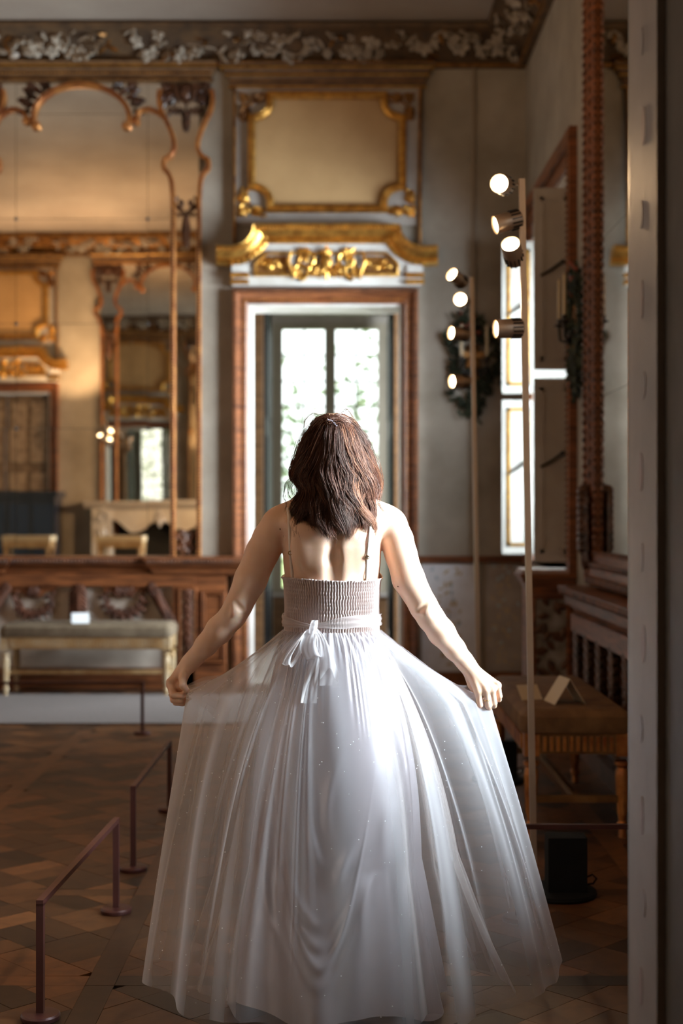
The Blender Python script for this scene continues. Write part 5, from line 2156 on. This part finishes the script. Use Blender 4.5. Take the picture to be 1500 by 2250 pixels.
# ---- dress -----------------------------------------------------------------------------
def cloth_material(name, col, rough=.6, sheen=.3, col2=None, spec=.3, aniso=0):
    m, nt, N, L, b = nodes_of(name)
    b.inputs['Base Color'].default_value = (*col, 1)
    b.inputs['Roughness'].default_value = rough
    b.inputs['Sheen Weight'].default_value = sheen
    b.inputs['Specular IOR Level'].default_value = spec
    tc = N.new('ShaderNodeTexCoord')
    wv = N.new('ShaderNodeTexNoise')
    wv.inputs['Scale'].default_value = 700
    L.new(tc.outputs['Object'], wv.inputs['Vector'])
    bp = N.new('ShaderNodeBump')
    bp.inputs['Strength'].default_value = .12
    bp.inputs['Distance'].default_value = .001
    L.new(wv.outputs['Fac'], bp.inputs['Height'])
    L.new(bp.outputs['Normal'], b.inputs['Normal'])
    return m


def tulle_material(name, col, lo, hi):
    """sheer net: threads over gaps; threads cover more of the view where the cloth turns edge-on"""
    m, nt, N, L, b = nodes_of(name)
    out = N['Material Output']
    N.remove(b)
    df = N.new('ShaderNodeBsdfDiffuse')
    df.inputs['Color'].default_value = (*col, 1)
    tl = N.new('ShaderNodeBsdfTranslucent')
    tl.inputs['Color'].default_value = (*col, 1)
    mx = N.new('ShaderNodeMixShader')
    mx.inputs[0].default_value = .4
    L.new(df.outputs[0], mx.inputs[1])
    L.new(tl.outputs[0], mx.inputs[2])
    tr = N.new('ShaderNodeBsdfTransparent')
    lw = N.new('ShaderNodeLayerWeight')
    lw.inputs['Blend'].default_value = .35
    mr = N.new('ShaderNodeMapRange')
    mr.inputs['To Min'].default_value = lo
    mr.inputs['To Max'].default_value = hi
    L.new(lw.outputs['Facing'], mr.inputs['Value'])
    m2 = N.new('ShaderNodeMixShader')
    L.new(mr.outputs['Result'], m2.inputs[0])
    L.new(tr.outputs[0], m2.inputs[1])
    L.new(mx.outputs[0], m2.inputs[2])
    L.new(m2.outputs[0], out.inputs['Surface'])
    return m


BODICE = cloth_material('bodice_cloth', (.53, .42, .39), .6, .35)
SATIN = cloth_material('satin', (.55, .49, .52), .33, .1, spec=.8)
SATIN.node_tree.nodes['Principled BSDF'].inputs['Metallic'].default_value = .4
TULLE = tulle_material('tulle', (.70, .66, .68), .24, .85)
TULLE_IN = tulle_material('inner_tulle', (.66, .59, .57), .12, .70)
CHIFFON = tulle_material('chiffon', (.80, .76, .77), .68, .96)
SHEER = tulle_material('sheer_sash', (.74, .66, .64), .34, .85)

# smocked bodice round the torso
nu, nv = 1150, 56
u = np.linspace(0, 2 * PI, nu, endpoint=False)
zt_, zb_ = uz(1271), uz(1392)
zz = np.linspace(zb_, zt_, nv)
U, Z = np.meshgrid(u, zz, indexing='ij')
A, B = np.interp(Z, TZ, TA) + .0075, np.interp(Z, TZ, TB) + .009
wav = .0028 * np.sin(3 * U) + .0006 * np.sin(11 * U + 30 * Z)
cx, sx = np.cos(U), np.sin(U)
back = np.clip((-sx - .15) / .35, 0, 1)            # smocking only across the back
rows = (Z - zb_) / .0105
fl = np.floor(rows)
ph = U * 112 + .8 * np.sin(fl * 2.4) + .55 * np.sin(9 * U + fl) + .35 * np.sin(rows * PI * .7 + 5 * U)
pinch = .65 + .35 * np.abs(np.sin(rows * PI))
ruf = .0027 * back * np.sin(ph) * pinch - .0012 * back * (np.abs(np.sin(rows * PI)) < .25)
bust = np.where(sx > 0, .052 * np.exp(-((Z - 1.20) / .07) ** 2) * np.clip(sx, 0, 1) ** 1.2 * (1 - .25 * np.exp(-(cx / .18) ** 2)), 0)
edge = .0022 * np.exp(-((Z - zt_) / .004) ** 2)
topz = Z + .004 * np.sin(2 * U + .6) * (Z - zb_) / (zt_ - zb_) + np.where(sx > 0, .03 * np.clip(sx, 0, 1), 0) * np.clip((Z - 1.12) / (zt_ - 1.12), 0, 1)
Pb = np.stack([-.027 + (A + ruf + edge) * cx, np.interp(Z, TZ, TCY) + (B + ruf + edge + bust) * sx, topz], axis=-1)
bod = mesh_np('bodice', Pb.reshape(-1, 3), grid_quads(nu, nv, True), BODICE, person)
md = bod.modifiers.new('thickness', 'SOLIDIFY')
md.thickness = .002
md.offset = -1
bod['label'] = 'smocked pale mauve bodice'
m = MB()
ring = Pb[::6, -1]
m.tube(np.vstack([ring, ring[:1]]), .0022, n=6, cap=False)
m.build('bodice_hem', BODICE, person)


# straps with sliders
STRAP = cloth_material('strap_satin', (.72, .60, .52), .35, .1, spec=.5)
for (pts_px, slide, tuck) in (([(644, 1273), (643, 1250), (640, 1220), (639, 1190), (638, 1160), (637, 1135), (634, 1118)], 1213, 1), ([(803, 1276), (804, 1250), (805, 1220), (808, 1190), (811, 1160), (813, 1138), (816, 1120)], 1222, -1)):
    P = []
    for (px, py) in pts_px:
        y = fld.back(ux(px), uz(py))
        P.append((ux(px), (y if y is not None else -.05) - .0025, uz(py)))
    # over the shoulder and down the front
    lx, ly, lz = P[-1]
    P += [(lx, ly + .03, lz + .012), (lx, ly + .07, lz + .002), (lx, ly + .11, lz - .05), (lx * .9, .115, lz - .14)]
    P = np.array(P)
    # resample
    tt = np.linspace(0, len(P) - 1, 60)
    Q = np.stack([np.interp(tt, range(len(P)), P[:, i]) for i in range(3)], axis=1)
    w = np.where(np.arange(60) < 26, .0040, .0052)
    strip = np.stack([Q + np.array([1, 0, 0]) * (-w)[:, None], Q + np.array([0, -.0008, 0]), Q + np.array([1, 0, 0]) * w[:, None]], axis=1)
    so = MB().grid(strip).build('strap', STRAP, person, smooth=True)
    md = so.modifiers.new('thickness', 'SOLIDIFY')
    md.thickness = .0016
    for py in (slide, 1272):
        px = np.interp(-py, [-p_[1] for p_ in pts_px], [p_[0] for p_ in pts_px])
        y = fld.back(ux(px), uz(py))
        m = MB()
        R_ = .0052
        m.tube([(ux(px) + R_ * math.cos(a), (y or -.1) - .005, uz(py) + R_ * math.sin(a)) for a in np.linspace(0, 2 * PI, 17)], .0011, n=6, cap=False)
        m.build('strap_ring', RING, person)

# ---- skirts: each one a sheet from waist to hem --------------------------------------------
WX, WZ = -.027, uz(1384)
HLp = np.array([ux(408), .034, uz(1522)])
HRp = np.array([ux(1080), .062, uz(1546)])


def folds(u, comps):
    s = 0
    for (n, a, ph) in comps:
        s = s + a * np.sin(n * u + ph)
    return s


def sharp(x, p=.6):
    return np.sign(x) * np.abs(x) ** p


def held_skirt(nu, nv, seed):
    """outer tulle: held out at both hands, falling to a wide hem"""
    rr = np.random.default_rng(seed)
    u = np.linspace(0, 2 * PI, nu, endpoint=False)
    t = np.linspace(0, 1, nv)
    U, T = np.meshgrid(u, t, indexing='ij')
    c, s = np.cos(U), np.sin(U)
    W_ = np.stack([WX + .138 * c, .104 * s, WZ + 0 * c], -1)
    mid, half = (HLp + HRp) / 2, (HRp - HLp) / 2
    bulge = np.where(s < 0, .26, .20)
    H = mid + half * c[..., None]
    H[..., 1] += bulge * s * np.abs(s) ** .25
    H[..., 2] += np.where(s < 0, -.06, -.04) * np.abs(s) ** 1.2
    E = np.stack([.030 + .592 * c, -.015 + np.where(s < 0, .335, .30) * s, .055 + .040 * np.abs(c) ** 3 + .012 * c * np.abs(c) - .022 * np.clip(-s, 0, 1) ** 2], -1)
    tk = .34
    a = np.clip(T / tk, 0, 1)[..., None]
    b = np.clip((T - tk) / (1 - tk), 0, 1)[..., None]
    lin = np.where(T[..., None] < tk, W_ + (H - W_) * a, H + (E - H) * b)
    # slight sag between waist and hand, slight swing outwards below
    lin[..., 2] -= .018 * np.sin(PI * a[..., 0]) * np.abs(c) ** 6
    ctl = 2 * H - .5 * (W_ + E)
    tt = T[..., None]
    bez = (1 - tt) ** 2 * W_ + 2 * tt * (1 - tt) * (H * .75 + ctl * .25) + tt ** 2 * E
    wh = (np.abs(c) ** 10)[..., None]
    P = lin * wh + bez * (1 - wh)
    # folds
    nrm = np.stack([c / .6, s / .4, 0 * c], -1)
    nrm /= np.linalg.norm(nrm, axis=-1)[..., None]
    comps = [(n, rr.uniform(.5, 1), rr.uniform(0, 6.28)) for n in (7, 11, 13, 17, 22)]
    big = folds(U + .06 * np.sin(3 * T + 2 * U), comps) / 2.2
    irr = np.sin(47 * U + 4 * np.sin(5 * U) + 2 * np.sin(9 * U + 1))
    fine = irr * np.exp(-(T / .13) ** 2)
    ridge = 0
    for k_ in range(17):
        u0, wd, sl_, am = rr.uniform(0, 2 * PI), rr.uniform(.012, .030), rr.normal(0, .20), rr.uniform(.4, 1.0)
        du = (U - u0 - sl_ * (T - .3) + PI) % (2 * PI) - PI
        ridge = ridge + am * np.exp(-(du / (wd * (.5 + T))) ** 2) * np.clip((T - rr.uniform(0, .25)) * 3, 0, 1)
    amp = .030 * np.clip((T - .02) / .8, 0, 1) ** .9
    pin = 1 - .9 * np.exp(-((T - tk) / .16) ** 2) * np.abs(c) ** 12
    calm = 1 - .55 * np.abs(c) ** 4 * T
    disp = (amp * big * calm + .0035 * fine + .014 * ridge * (.3 + .7 * T) * (1 - .8 * np.clip((T - .7) / .3, 0, 1))) * pin
    P = P + nrm * disp[..., None]
    P[..., 2] += .010 * np.sin(9 * U + 1) * T ** 3
    P[..., 2] = np.maximum(P[..., 2], .006 + .004 * (np.sin(23 * U) + 1))
    return P


def plain_skirt(nu, nv, hemx, hemy, cxy, zhem, seed, amp0, freqs, flare=1.25, bagz=0.0, top=1.0):
    rr = np.random.default_rng(seed)
    u = np.linspace(0, 2 * PI, nu, endpoint=False)
    t = np.linspace(0, 1, nv)
    U, T = np.meshgrid(u, t, indexing='ij')
    c, s = np.cos(U), np.sin(U)
    hx = .134 + (hemx - .134) * T ** flare + .035 * np.sin(PI * np.clip(T * 1.6, 0, 1))
    hy = .100 + (hemy - .100) * T ** flare + .035 * np.sin(PI * np.clip(T * 1.6, 0, 1))
    Z = WZ + (zhem - WZ) * T
    comps = [(n, rr.uniform(.5, 1), rr.uniform(0, 6.28)) for n in freqs]
    big = folds(U + .10 * np.sin(4 * T + 3 * U), comps) / (len(freqs) * .5)
    fine = np.sin(51 * U + 4 * np.sin(6 * U) + 2 * np.sin(11 * U)) * np.exp(-(T / .14) ** 2)
    disp = amp0 * np.clip(T / .9, 0, 1) * big + .0035 * fine
    P = np.stack([WX + cxy[0] * T + (hx + disp) * c, cxy[1] * T + (hy + disp) * s, Z], -1)
    # satin drape: a swag of heavy folds low on the back
    if bagz:
        g = np.clip(-s, 0, 1) ** .5
        x_, z_ = P[..., 0].copy(), P[..., 2].copy()
        dx = x_ - ux(706)
        add = 0
        # U-shaped swag low on the back and its echoes
        for (z0, a_, wd, am, xw) in ((uz(2068), 23, .020, 1.0, .080), (uz(2030), 19, .016, .55, .070), (uz(2105), 16, .018, .5, .070), (uz(1985), 15, .016, .35, .06)):
            add = add + am * np.exp(-((z_ - z0 - a_ * dx ** 2) / wd) ** 2) * np.exp(-(dx / xw) ** 2)
        # short slanting crumples
        for (px, py, ang, L_, am) in ((752, 1870, 1.2, .05, .8), (690, 1820, 1.75, .08, .6), (850, 1760, 1.3, .10, .6), (640, 1900, 1.9, .09, .7), (800, 1950, 1.35, .08, .5), (720, 1740, 1.5, .10, .5), (880, 1900, 1.45, .12, .6), (590, 1960, 1.8, .10, .6)):
            rx, rz_ = x_ - ux(px), z_ - uz(py)
            al = rx * math.cos(ang) + rz_ * math.sin(ang)
            ac = -rx * math.sin(ang) + rz_ * math.cos(ang) + 1.5 * al ** 2
            add = add + am * np.exp(-(al / L_) ** 2) * np.exp(-(ac / .014) ** 2)
        P[..., 1] -= bagz * g * add
        # lobes of the hem
        P[..., 1] -= g * T ** 5 * (.055 * np.exp(-((x_ - ux(706)) / .055) ** 2) + .03 * np.exp(-((x_ - ux(940)) / .05) ** 2))
    P[..., 2] = np.maximum(P[..., 2] + .012 * np.sin(5 * U + 2) * T ** 4, .004)
    return P


P = plain_skirt(720, 120, .300, .205, (.02, -.02), .018, 11, .032, (5, 8, 9, 12), 1.15, .015)
o = mesh_np('satin_underskirt', P.reshape(-1, 3), grid_quads(720, 120, True), SATIN, person)
o['label'] = 'opaque satin underskirt'
P = plain_skirt(900, 110, .455, .30, (.045, -.015), .03, 23, .042, (7, 10, 13, 17), 1.05)
P[..., 2] += .03 * np.abs(np.cos(np.linspace(0, 2 * PI, 900, endpoint=False)))[:, None] * np.linspace(0, 1, 110)[None, :] ** 3
o = mesh_np('inner_tulle_skirt', P.reshape(-1, 3), grid_quads(900, 110, True), TULLE_IN, person)
P_out = held_skirt(1200, 130, 5)
o = mesh_np('outer_tulle_skirt', P_out.reshape(-1, 3), grid_quads(1200, 130, True), TULLE, person)
o['label'] = 'sheer outer tulle skirt held out at the sides'

# gathered tufts where the hands grip the cloth
for (hp, sg, fr) in ((HLp, 1, -1), (HRp, -1, 1)):
    m = MB()
    for k in range(9):
        a = (k - 4) * .16
        base = hp + np.array((0, -.02 + .006 * (k % 3), .004 * (k - 4)))
        end = base + np.array((sg * (.10 + .02 * (k % 2)), -.03 + .01 * k, -.02 + .05 * math.sin(a)))
        mid_ = (base + end) / 2 + np.array((0, -.012, .012))
        Q = np.array([base, mid_, end])
        tt = np.linspace(0, 2, 10)
        C_ = np.stack([np.interp(tt, (0, 1, 2), Q[:, i]) for i in range(3)], 1)
        w = np.linspace(.003, .016, 10)
        strip = np.stack([C_ + np.array([0, .3, 1.0]) * (-w)[:, None], C_ + np.array([0, -.004, 0]), C_ + np.array([0, -.3, 1.0]) * w[:, None]], 1)
        m.grid(strip)
    m.build('gathered_tulle', TULLE, person, smooth=True)

# tiny glitter on the net
GLIT = mat('glitter', (.98, .98, 1.0), .25, 0.0, spec=1.0)
m = MB()
nu, nv = P_out.shape[:2]
for k in range(520):
    i = rng.integers(0, nu)
    if math.sin(2 * PI * i / nu) > .35:
        continue
    j = int(nv * (.25 + .73 * rng.random()))
    c = P_out[i, min(j, nv - 1)]
    r = rng.uniform(.0007, .0015)
    m.blob(c + np.array((0, -.001, 0)), r, nu=5, nv=4)
m.build('glitter', GLIT, person, kind='stuff', smooth=None)

# ---- sash and bow ----------------------------------------------------------------------------
u = np.linspace(0, 2 * PI, 200, endpoint=False)
kx, kz = ux(686), uz(1372)
rows_ = []
for v in np.linspace(0, 1, 10):
    z = np.zeros(200)
    for i, a in enumerate(u):
        x = math.cos(a)
        s = math.sin(a)
        zc = uz(1360) if s > 0 else uz(1360) - .012 * max(0, 1 - abs(WX + .14 * x - kx) / .12)
        hwid = .017 if s > 0 else .017 * min(1, .22 + abs(WX + .14 * x - kx) / .11)
        z[i] = zc + (v - .5) * 2 * hwid
    A_ = np.interp(z, TZ, TA) + .013 + .0018 * np.sin(v * 14 + 3 * u)
    B_ = np.interp(z, TZ, TB) + .0155 + .0018 * np.sin(v * 14 + 3 * u)
    rows_.append(np.stack([WX + A_ * np.cos(u), B_ * np.sin(u), z], -1))
Ps = np.stack(rows_, axis=1)
mesh_np('sash', Ps.reshape(-1, 3), grid_quads(200, 10, True), SHEER, person)


def ribbon(name, ctr, widths, wdir, curl=.2, n=40, mat_=None, ripple=.003, parent=person):
    C = np.array(ctr, float)
    k = len(C)
    tt = np.linspace(0, k - 1, n)
    # smooth interpolation
    Q = np.zeros((n, 3))
    for j, x in enumerate(tt):
        i = min(int(x), k - 2)
        f = x - i
        p0, p1, p2, p3 = C[max(i - 1, 0)], C[i], C[i + 1], C[min(i + 2, k - 1)]
        Q[j] = .5 * ((2 * p1) + (-p0 + p2) * f + (2 * p0 - 5 * p1 + 4 * p2 - p3) * f * f + (-p0 + 3 * p1 - 3 * p2 + p3) * f ** 3)
    Wd = np.array([np.interp(tt, range(k), [w[i] for w in np.array(wdir, float)]) for i in range(3)]).T
    Wd /= np.linalg.norm(Wd, axis=1)[:, None]
    w = np.interp(tt, range(k), widths)
    vs = np.linspace(-1, 1, 9)
    T_ = np.gradient(Q, axis=0)
    T_ /= np.linalg.norm(T_, axis=1)[:, None] + 1e-9
    Nn = np.cross(T_, Wd)
    P = np.zeros((n, 9, 3))
    for j, v in enumerate(vs):
        P[:, j] = Q + Wd * (w * v)[:, None] + Nn * ((curl * w * (v * v - .4)) + ripple * np.sin(5 * v + 6 * np.linspace(0, 1, n)))[:, None]
    return mesh_np(name, P.reshape(-1, 3), grid_quads(n, 9, False), mat_ or CHIFFON, parent)


yk = -.122
bow = bpy.data.objects.new('bow', None)
COL.objects.link(bow)
bow.parent = person
bow['label'] = 'loosely tied white chiffon bow'
Z3 = lambda px, py, dy=0: (ux(px), yk + dy, uz(py))
# hanging left loop: out, round and back behind
ribbon('bow_loop', [Z3(690, 1374), Z3(668, 1386, -.02), Z3(648, 1412, -.035), Z3(634, 1438, -.035), Z3(636, 1450, -.022), Z3(650, 1440, -.008), Z3(668, 1410, -.004), Z3(688, 1380, .0)], [.008, .014, .017, .014, .012, .013, .012, .006],
       [(.3, -.2, 1), (.5, -.3, .8), (.8, -.3, .5), (.9, -.3, .4), (.9, -.2, -.2), (.8, -.3, .5), (.6, -.2, .7), (.3, -.2, 1)], parent=bow)
# right-hand drooping loop, wide and soft
ribbon('bow_loop', [Z3(690, 1374), Z3(682, 1390, -.025), Z3(680, 1412, -.032), Z3(690, 1432, -.028), Z3(702, 1430, -.014), Z3(704, 1402, -.008), Z3(696, 1378, 0)], [.008, .020, .024, .022, .018, .012, .006],
       [(1, -.2, .2), (1, -.2, .1), (1, -.2, .2), (1, -.3, .35), (1, -.2, .3), (1, -.1, .1), (1, 0, 0)], parent=bow)
# tails
ribbon('bow_tail', [Z3(694, 1374), Z3(708, 1395, -.026), Z3(718, 1430, -.030), Z3(724, 1465, -.028), Z3(724, 1492, -.030)], [.007, .012, .020, .026, .026], [(1, -.2, .1), (1, -.3, .15), (1, -.2, .1), (1, -.1, .05), (1, -.1, .02)], curl=.3, parent=bow)
ribbon('bow_tail', [Z3(692, 1376), Z3(698, 1405, -.014), Z3(692, 1450, -.022), Z3(684, 1495, -.032), Z3(681, 1528, -.042)], [.007, .010, .015, .020, .022], [(1, -.1, 0), (1, -.1, 0), (1, -.15, .05), (1, 0, .0), (1, .05, -.02)], curl=.25, parent=bow)
# knot
m = MB()
nk = 18
Pk = np.zeros((nk, 12, 3))
for i in range(nk):
    a = 2 * PI * i / nk
    for j in range(12):
        v = j / 11 * 2 - 1
        Pk[i, j] = (kx + .006 + .011 * math.cos(a) * (1 - .25 * v * v) + .004 * v, yk - .014 + .011 * math.sin(a) + .001 * math.sin(9 * v), kz + .004 + v * .018)
m.grid(Pk, cu=True)
m.build('knot', CHIFFON, bow, smooth=True)
# ---- hair --------------------------------------------------------------------------------------
def hair_material():
    m, nt, N, L, b = nodes_of('auburn_hair')
    at = N.new('ShaderNodeAttribute')
    at.attribute_name = 'tone'
    cr = N.new('ShaderNodeValToRGB')
    cr.color_ramp.elements[0].color = (.022, .009, .006, 1)
    cr.color_ramp.elements[1].color = (.30, .125, .065, 1)
    e = cr.color_ramp.elements.new(.55)
    e.color = (.095, .032, .018, 1)
    L.new(at.outputs['Fac'], cr.inputs['Fac'])
    L.new(cr.outputs['Color'], b.inputs['Base Color'])
    b.inputs['Roughness'].default_value = .34
    b.inputs['Specular IOR Level'].default_value = .65
    b.inputs['Specular Tint'].default_value = (1.0, .75, .65, 1)
    return m


HAIR = hair_material()
rh = np.random.default_rng(21)
HX, HY = ux(736), .030
# envelope: half width (x) and back depth (-y) of the hair mass against height
EZ = [uz(y) for y in (1185, 1150, 1100, 1050, 1000, 960, 935, 918, 907)]
EA = [.128, .131, .126, .120, .103, .091, .072, .050, .020]
ED = [.150, .152, .146, .136, .124, .114, .098, .074, .034]
CLIP = np.array([ux(727), -.078, uz(927)])


def env(z):
    return np.interp(z, EZ, EA), np.interp(z, EZ, ED)


def side_k(sp, z):
    """the mass narrows at the neck, most on the left"""
    py = 1125 - (z - EYE) * PS
    if sp < 0:
        return 1 - .27 * min(1, -sp * 1.3) * math.exp(-((py - 1078) / 24) ** 2)
    return 1 - .10 * min(1, sp * 1.3) * math.exp(-((py - 1098) / 20) ** 2)


def on_env(phi, z, k=1.0):
    """phi: 0 straight back, -90 deg to the left, 90 deg to the right"""
    a, d = env(z)
    a = a * side_k(math.sin(phi), z)
    return np.array([HX + k * a * math.sin(phi), HY - k * d * math.cos(phi) + (0 if math.cos(phi) > 0 else .0), z])


strands, tones, radii = [], [], []


def add_strand(P, tone, r0):
    strands.append(P)
    tones.append(tone)
    radii.append(r0)


NS = 26
locks = []
NL = 62
for k in range(NL):
    phi = -1.95 + 3.9 * (k + rh.uniform(-.45, .45)) / (NL - 1)
    zend = uz(1164) - .008 * math.cos(phi * 1.1) + rh.uniform(-.014, .018)
    if abs(phi) > 1.2:
        zend += .03
    locks.append(dict(phi=phi, z0=rh.uniform(uz(1000), uz(918)), zend=zend, amp=rh.uniform(.010, .024), wl=rh.uniform(.125, .18), ph=1.8 * math.sin(phi * 2.3 + .4) + .9 * math.sin(phi * 5.1) + rh.normal(0, .55),
                      lay=rh.uniform(.88, 1.07), tone=float(np.clip(rh.normal(.42, .26), .02, 1)), flip=rh.normal(0, .012)))
for L_ in locks:
    for s in range(84):
        dphi0 = rh.normal(0, .11)
        dphi1 = rh.normal(0, .026)
        lay = L_['lay'] + rh.normal(0, .012)
        z0 = min(L_['z0'] + rh.normal(0, .02), uz(909))
        z1 = L_['zend'] + rh.normal(0, .008)
        t = np.linspace(0, 1, NS)
        z = z0 + (z1 - z0) * t
        P = np.zeros((NS, 3))
        jit = rh.normal(0, .35)
        oa = rh.uniform(0, 6.28)
        orad = abs(rh.normal(0, .0085))
        for i in range(NS):
            f = t[i]
            g = min(1, max(0, (f - .12) * 1.9))
            arg = 2 * PI * (uz(930) - z[i]) / L_['wl'] + L_['ph'] + jit
            wv = L_['amp'] * g * math.sin(arg)
            wv2 = L_['amp'] * g * math.cos(arg)
            phi0 = L_['phi'] * (.50 + .50 * min(1, f * 1.8))
            ph_ = phi0 + dphi0 * (1 - f) + dphi1 * f
            q_ = on_env(ph_, z[i], lay)
            cp, sp = math.cos(ph_), math.sin(ph_)
            q_[0] += wv * cp + orad * math.cos(oa) * (1 - .5 * f) + L_['flip'] * f ** 4
            q_[1] += wv * sp - wv2 * cp * .8 + orad * math.sin(oa) * (1 - .5 * f)
            P[i] = q_
        add_strand(P, np.clip(L_['tone'] + rh.normal(0, .10), 0, 1), rh.uniform(.0004, .0008))
# hair combed back from the hairline to the clip
for k in range(900):
    side = rh.choice((-1, 1))
    ph = side * rh.uniform(.05, 2.6)
    zr = rh.uniform(uz(958), uz(912)) + .0
    a = rh.uniform(.86, 1.02)
    z_s = max(zr - .015 * abs(ph), uz(972))
    st = on_env(ph, z_s, a)
    st[1] = HY - env(z_s)[1] * math.cos(min(abs(ph), 2.9)) * .9
    end = CLIP + rh.normal(0, .006, 3)
    t = np.linspace(0, 1, NS)[:, None]
    ctl = (st + end) / 2 + np.array((side * .014, -.012, .026))
    P = (1 - t) ** 2 * st + 2 * t * (1 - t) * ctl + t ** 2 * end
    # keep outside the skull
    for i in range(NS):
        rel = (P[i] - (HC_ + np.array((0, -.012, 0)))) / np.array((.078, .096, .104))
        n_ = np.linalg.norm(rel)
        if n_ < 1.0:
            P[i] = HC_ + np.array((0, -.012, 0)) + rel / n_ * np.array((.078, .096, .104)) * (1 + rh.uniform(0, .02))
    add_strand(P, np.clip(rh.normal(.52, .2), 0, 1), rh.uniform(.0006, .0011))
# fall of hair below the clip
for k in range(520):
    ph1 = rh.normal(0, .45)
    z1 = uz(1080) + rh.normal(0, .05)
    t = np.linspace(0, 1, NS)
    P = np.zeros((NS, 3))
    pp = rh.uniform(0, 6.28)
    for i, f in enumerate(t):
        z = CLIP[2] + (z1 - CLIP[2]) * f
        q_ = on_env(ph1 * f ** .7 + (CLIP[0] - HX) / .1 * (1 - f) * .6, z, 1.03 + .03 * math.sin(PI * f))
        q_[0] += .006 * math.sin(9 * f + pp * .3)
        P[i] = q_ * min(1, f * 4) + (CLIP + rh.normal(0, .0008, 3)) * (1 - min(1, f * 4))
    add_strand(P, np.clip(rh.normal(.40, .22), 0, 1), rh.uniform(.0005, .0009))
# loose flyaway wisps at both sides
wisps = [[(655, 1035), (638, 1060), (632, 1085), (645, 1105), (630, 1130)], [(650, 1050), (640, 1075), (648, 1095), (634, 1112), (640, 1145)], [(655, 1040), (628, 1062), (624, 1090), (632, 1108), (628, 1122)], [(648, 1060), (652, 1085), (640, 1110), (636, 1135), (642, 1150)],
         [(812, 1030), (828, 1055), (836, 1085), (830, 1110), (842, 1125)], [(818, 1045), (832, 1075), (828, 1100), (838, 1120), (848, 1130)], [(700, 915), (685, 908), (672, 925), (668, 945), (664, 960)], [(750, 906), (762, 903), (772, 912), (782, 930), (790, 945)]]
for wsp in wisps:
    for r_ in range(7):
        C_ = np.array([(ux(px) + rh.normal(0, .003), -.04 + rh.normal(0, .01), uz(py) + rh.normal(0, .003)) for px, py in wsp])
        tt = np.linspace(0, 4, NS)
        P = np.stack([np.interp(tt, range(5), C_[:, i]) for i in range(3)], 1)
        for _ in range(3):
            P[1:-1] = (P[:-2] + 2 * P[1:-1] + P[2:]) / 4
        add_strand(P, rh.uniform(.2, .6), .0005)
for k in range(120):
    ph = rh.uniform(-1.5, 1.5)
    z0 = rh.uniform(uz(1100), uz(930))
    t = np.linspace(0, 1, NS)
    pp = rh.uniform(0, 6.28)
    P = np.array([on_env(ph + .1 * math.sin(3 * f + pp), z0 - .12 * f, 1.03 + .10 * math.sin(PI * f) * rh.uniform(.9, 1.1)) for f in t])
    for _ in range(4):
        P[1:-1] = (P[:-2] + 2 * P[1:-1] + P[2:]) / 4
    add_strand(P, rh.uniform(.3, .9), .00035)

# strands -> triangular tubes, all in one hair mesh, over a closed inner mass
S_ = np.array(strands)
n = len(S_)
tt = np.linspace(0, 1, NS)
rad = np.array(radii)[:, None] * (np.clip(tt * 12, .4, 1) * (1 - .6 * tt ** 3))[None, :]
T_ = np.gradient(S_, axis=1)
T_ /= np.linalg.norm(T_, axis=2)[..., None] + 1e-9
N1 = np.cross(T_, np.array([0, 1.0, 0.13]))
N1 /= np.linalg.norm(N1, axis=2)[..., None] + 1e-9
N2 = np.cross(T_, N1)
ringv = []
for k in range(3):
    a = 2 * PI * k / 3
    ringv.append(S_ + rad[..., None] * (math.cos(a) * N1 + math.sin(a) * N2))
V = np.stack(ringv, axis=2).reshape(-1, 3)
base = (np.arange(n)[:, None, None] * NS + np.arange(NS - 1)[None, :, None]) * 3
k = np.arange(3)[None, None, :]
Qh = np.stack(np.broadcast_arrays(base + k, base + (k + 1) % 3, base + 3 + (k + 1) % 3, base + 3 + k), axis=-1).reshape(-1, 4)
# inner mass
nm, nz_ = 48, 40
zm = np.linspace(uz(1150), uz(907), nz_)
IM = np.zeros((nm, nz_, 3))
for i in range(nm):
    ph = 2 * PI * i / nm
    for j, z in enumerate(zm):
        a, d = env(z)
        a = a * side_k(math.sin(ph), z)
        front = .065 if z > 1.5 else .02
        dd = d * .82 if math.cos(ph) > 0 else (front + .03 * (z > 1.55))
        IM[i, j] = (HX + .84 * a * math.sin(ph), HY - dd * math.cos(ph), z - .006)
Vm = IM.reshape(-1, 3)
Qm = grid_quads(nm, nz_, True)[:, ::-1] + len(V)
tone_all = np.concatenate([np.repeat(np.array(tones), NS * 3), np.full(len(Vm), .05)])
ho = mesh_np('hair', np.vstack([V, Vm]), np.vstack([Qh, Qm]), HAIR, person)
at = ho.data.attributes.new('tone', 'FLOAT', 'POINT')
if len(at.data) == len(tone_all):
    at.data.foreach_set('value', tone_all.astype(np.float32))
ho['label'] = 'shoulder length wavy auburn hair half tied back'

# beaded clip
CLIPM = mat('clip_beads', (.55, .52, .62), .15, .8)
m = MB()
for k in range(7):
    a = (k - 3) * .0055
    m.blob((CLIP[0] + a * .7 + .004, CLIP[1] - .022, CLIP[2] - .004 - abs(a) * .3 - a * .5), .0026, nu=8, nv=6)
m.build('hair_clip', CLIPM, person)
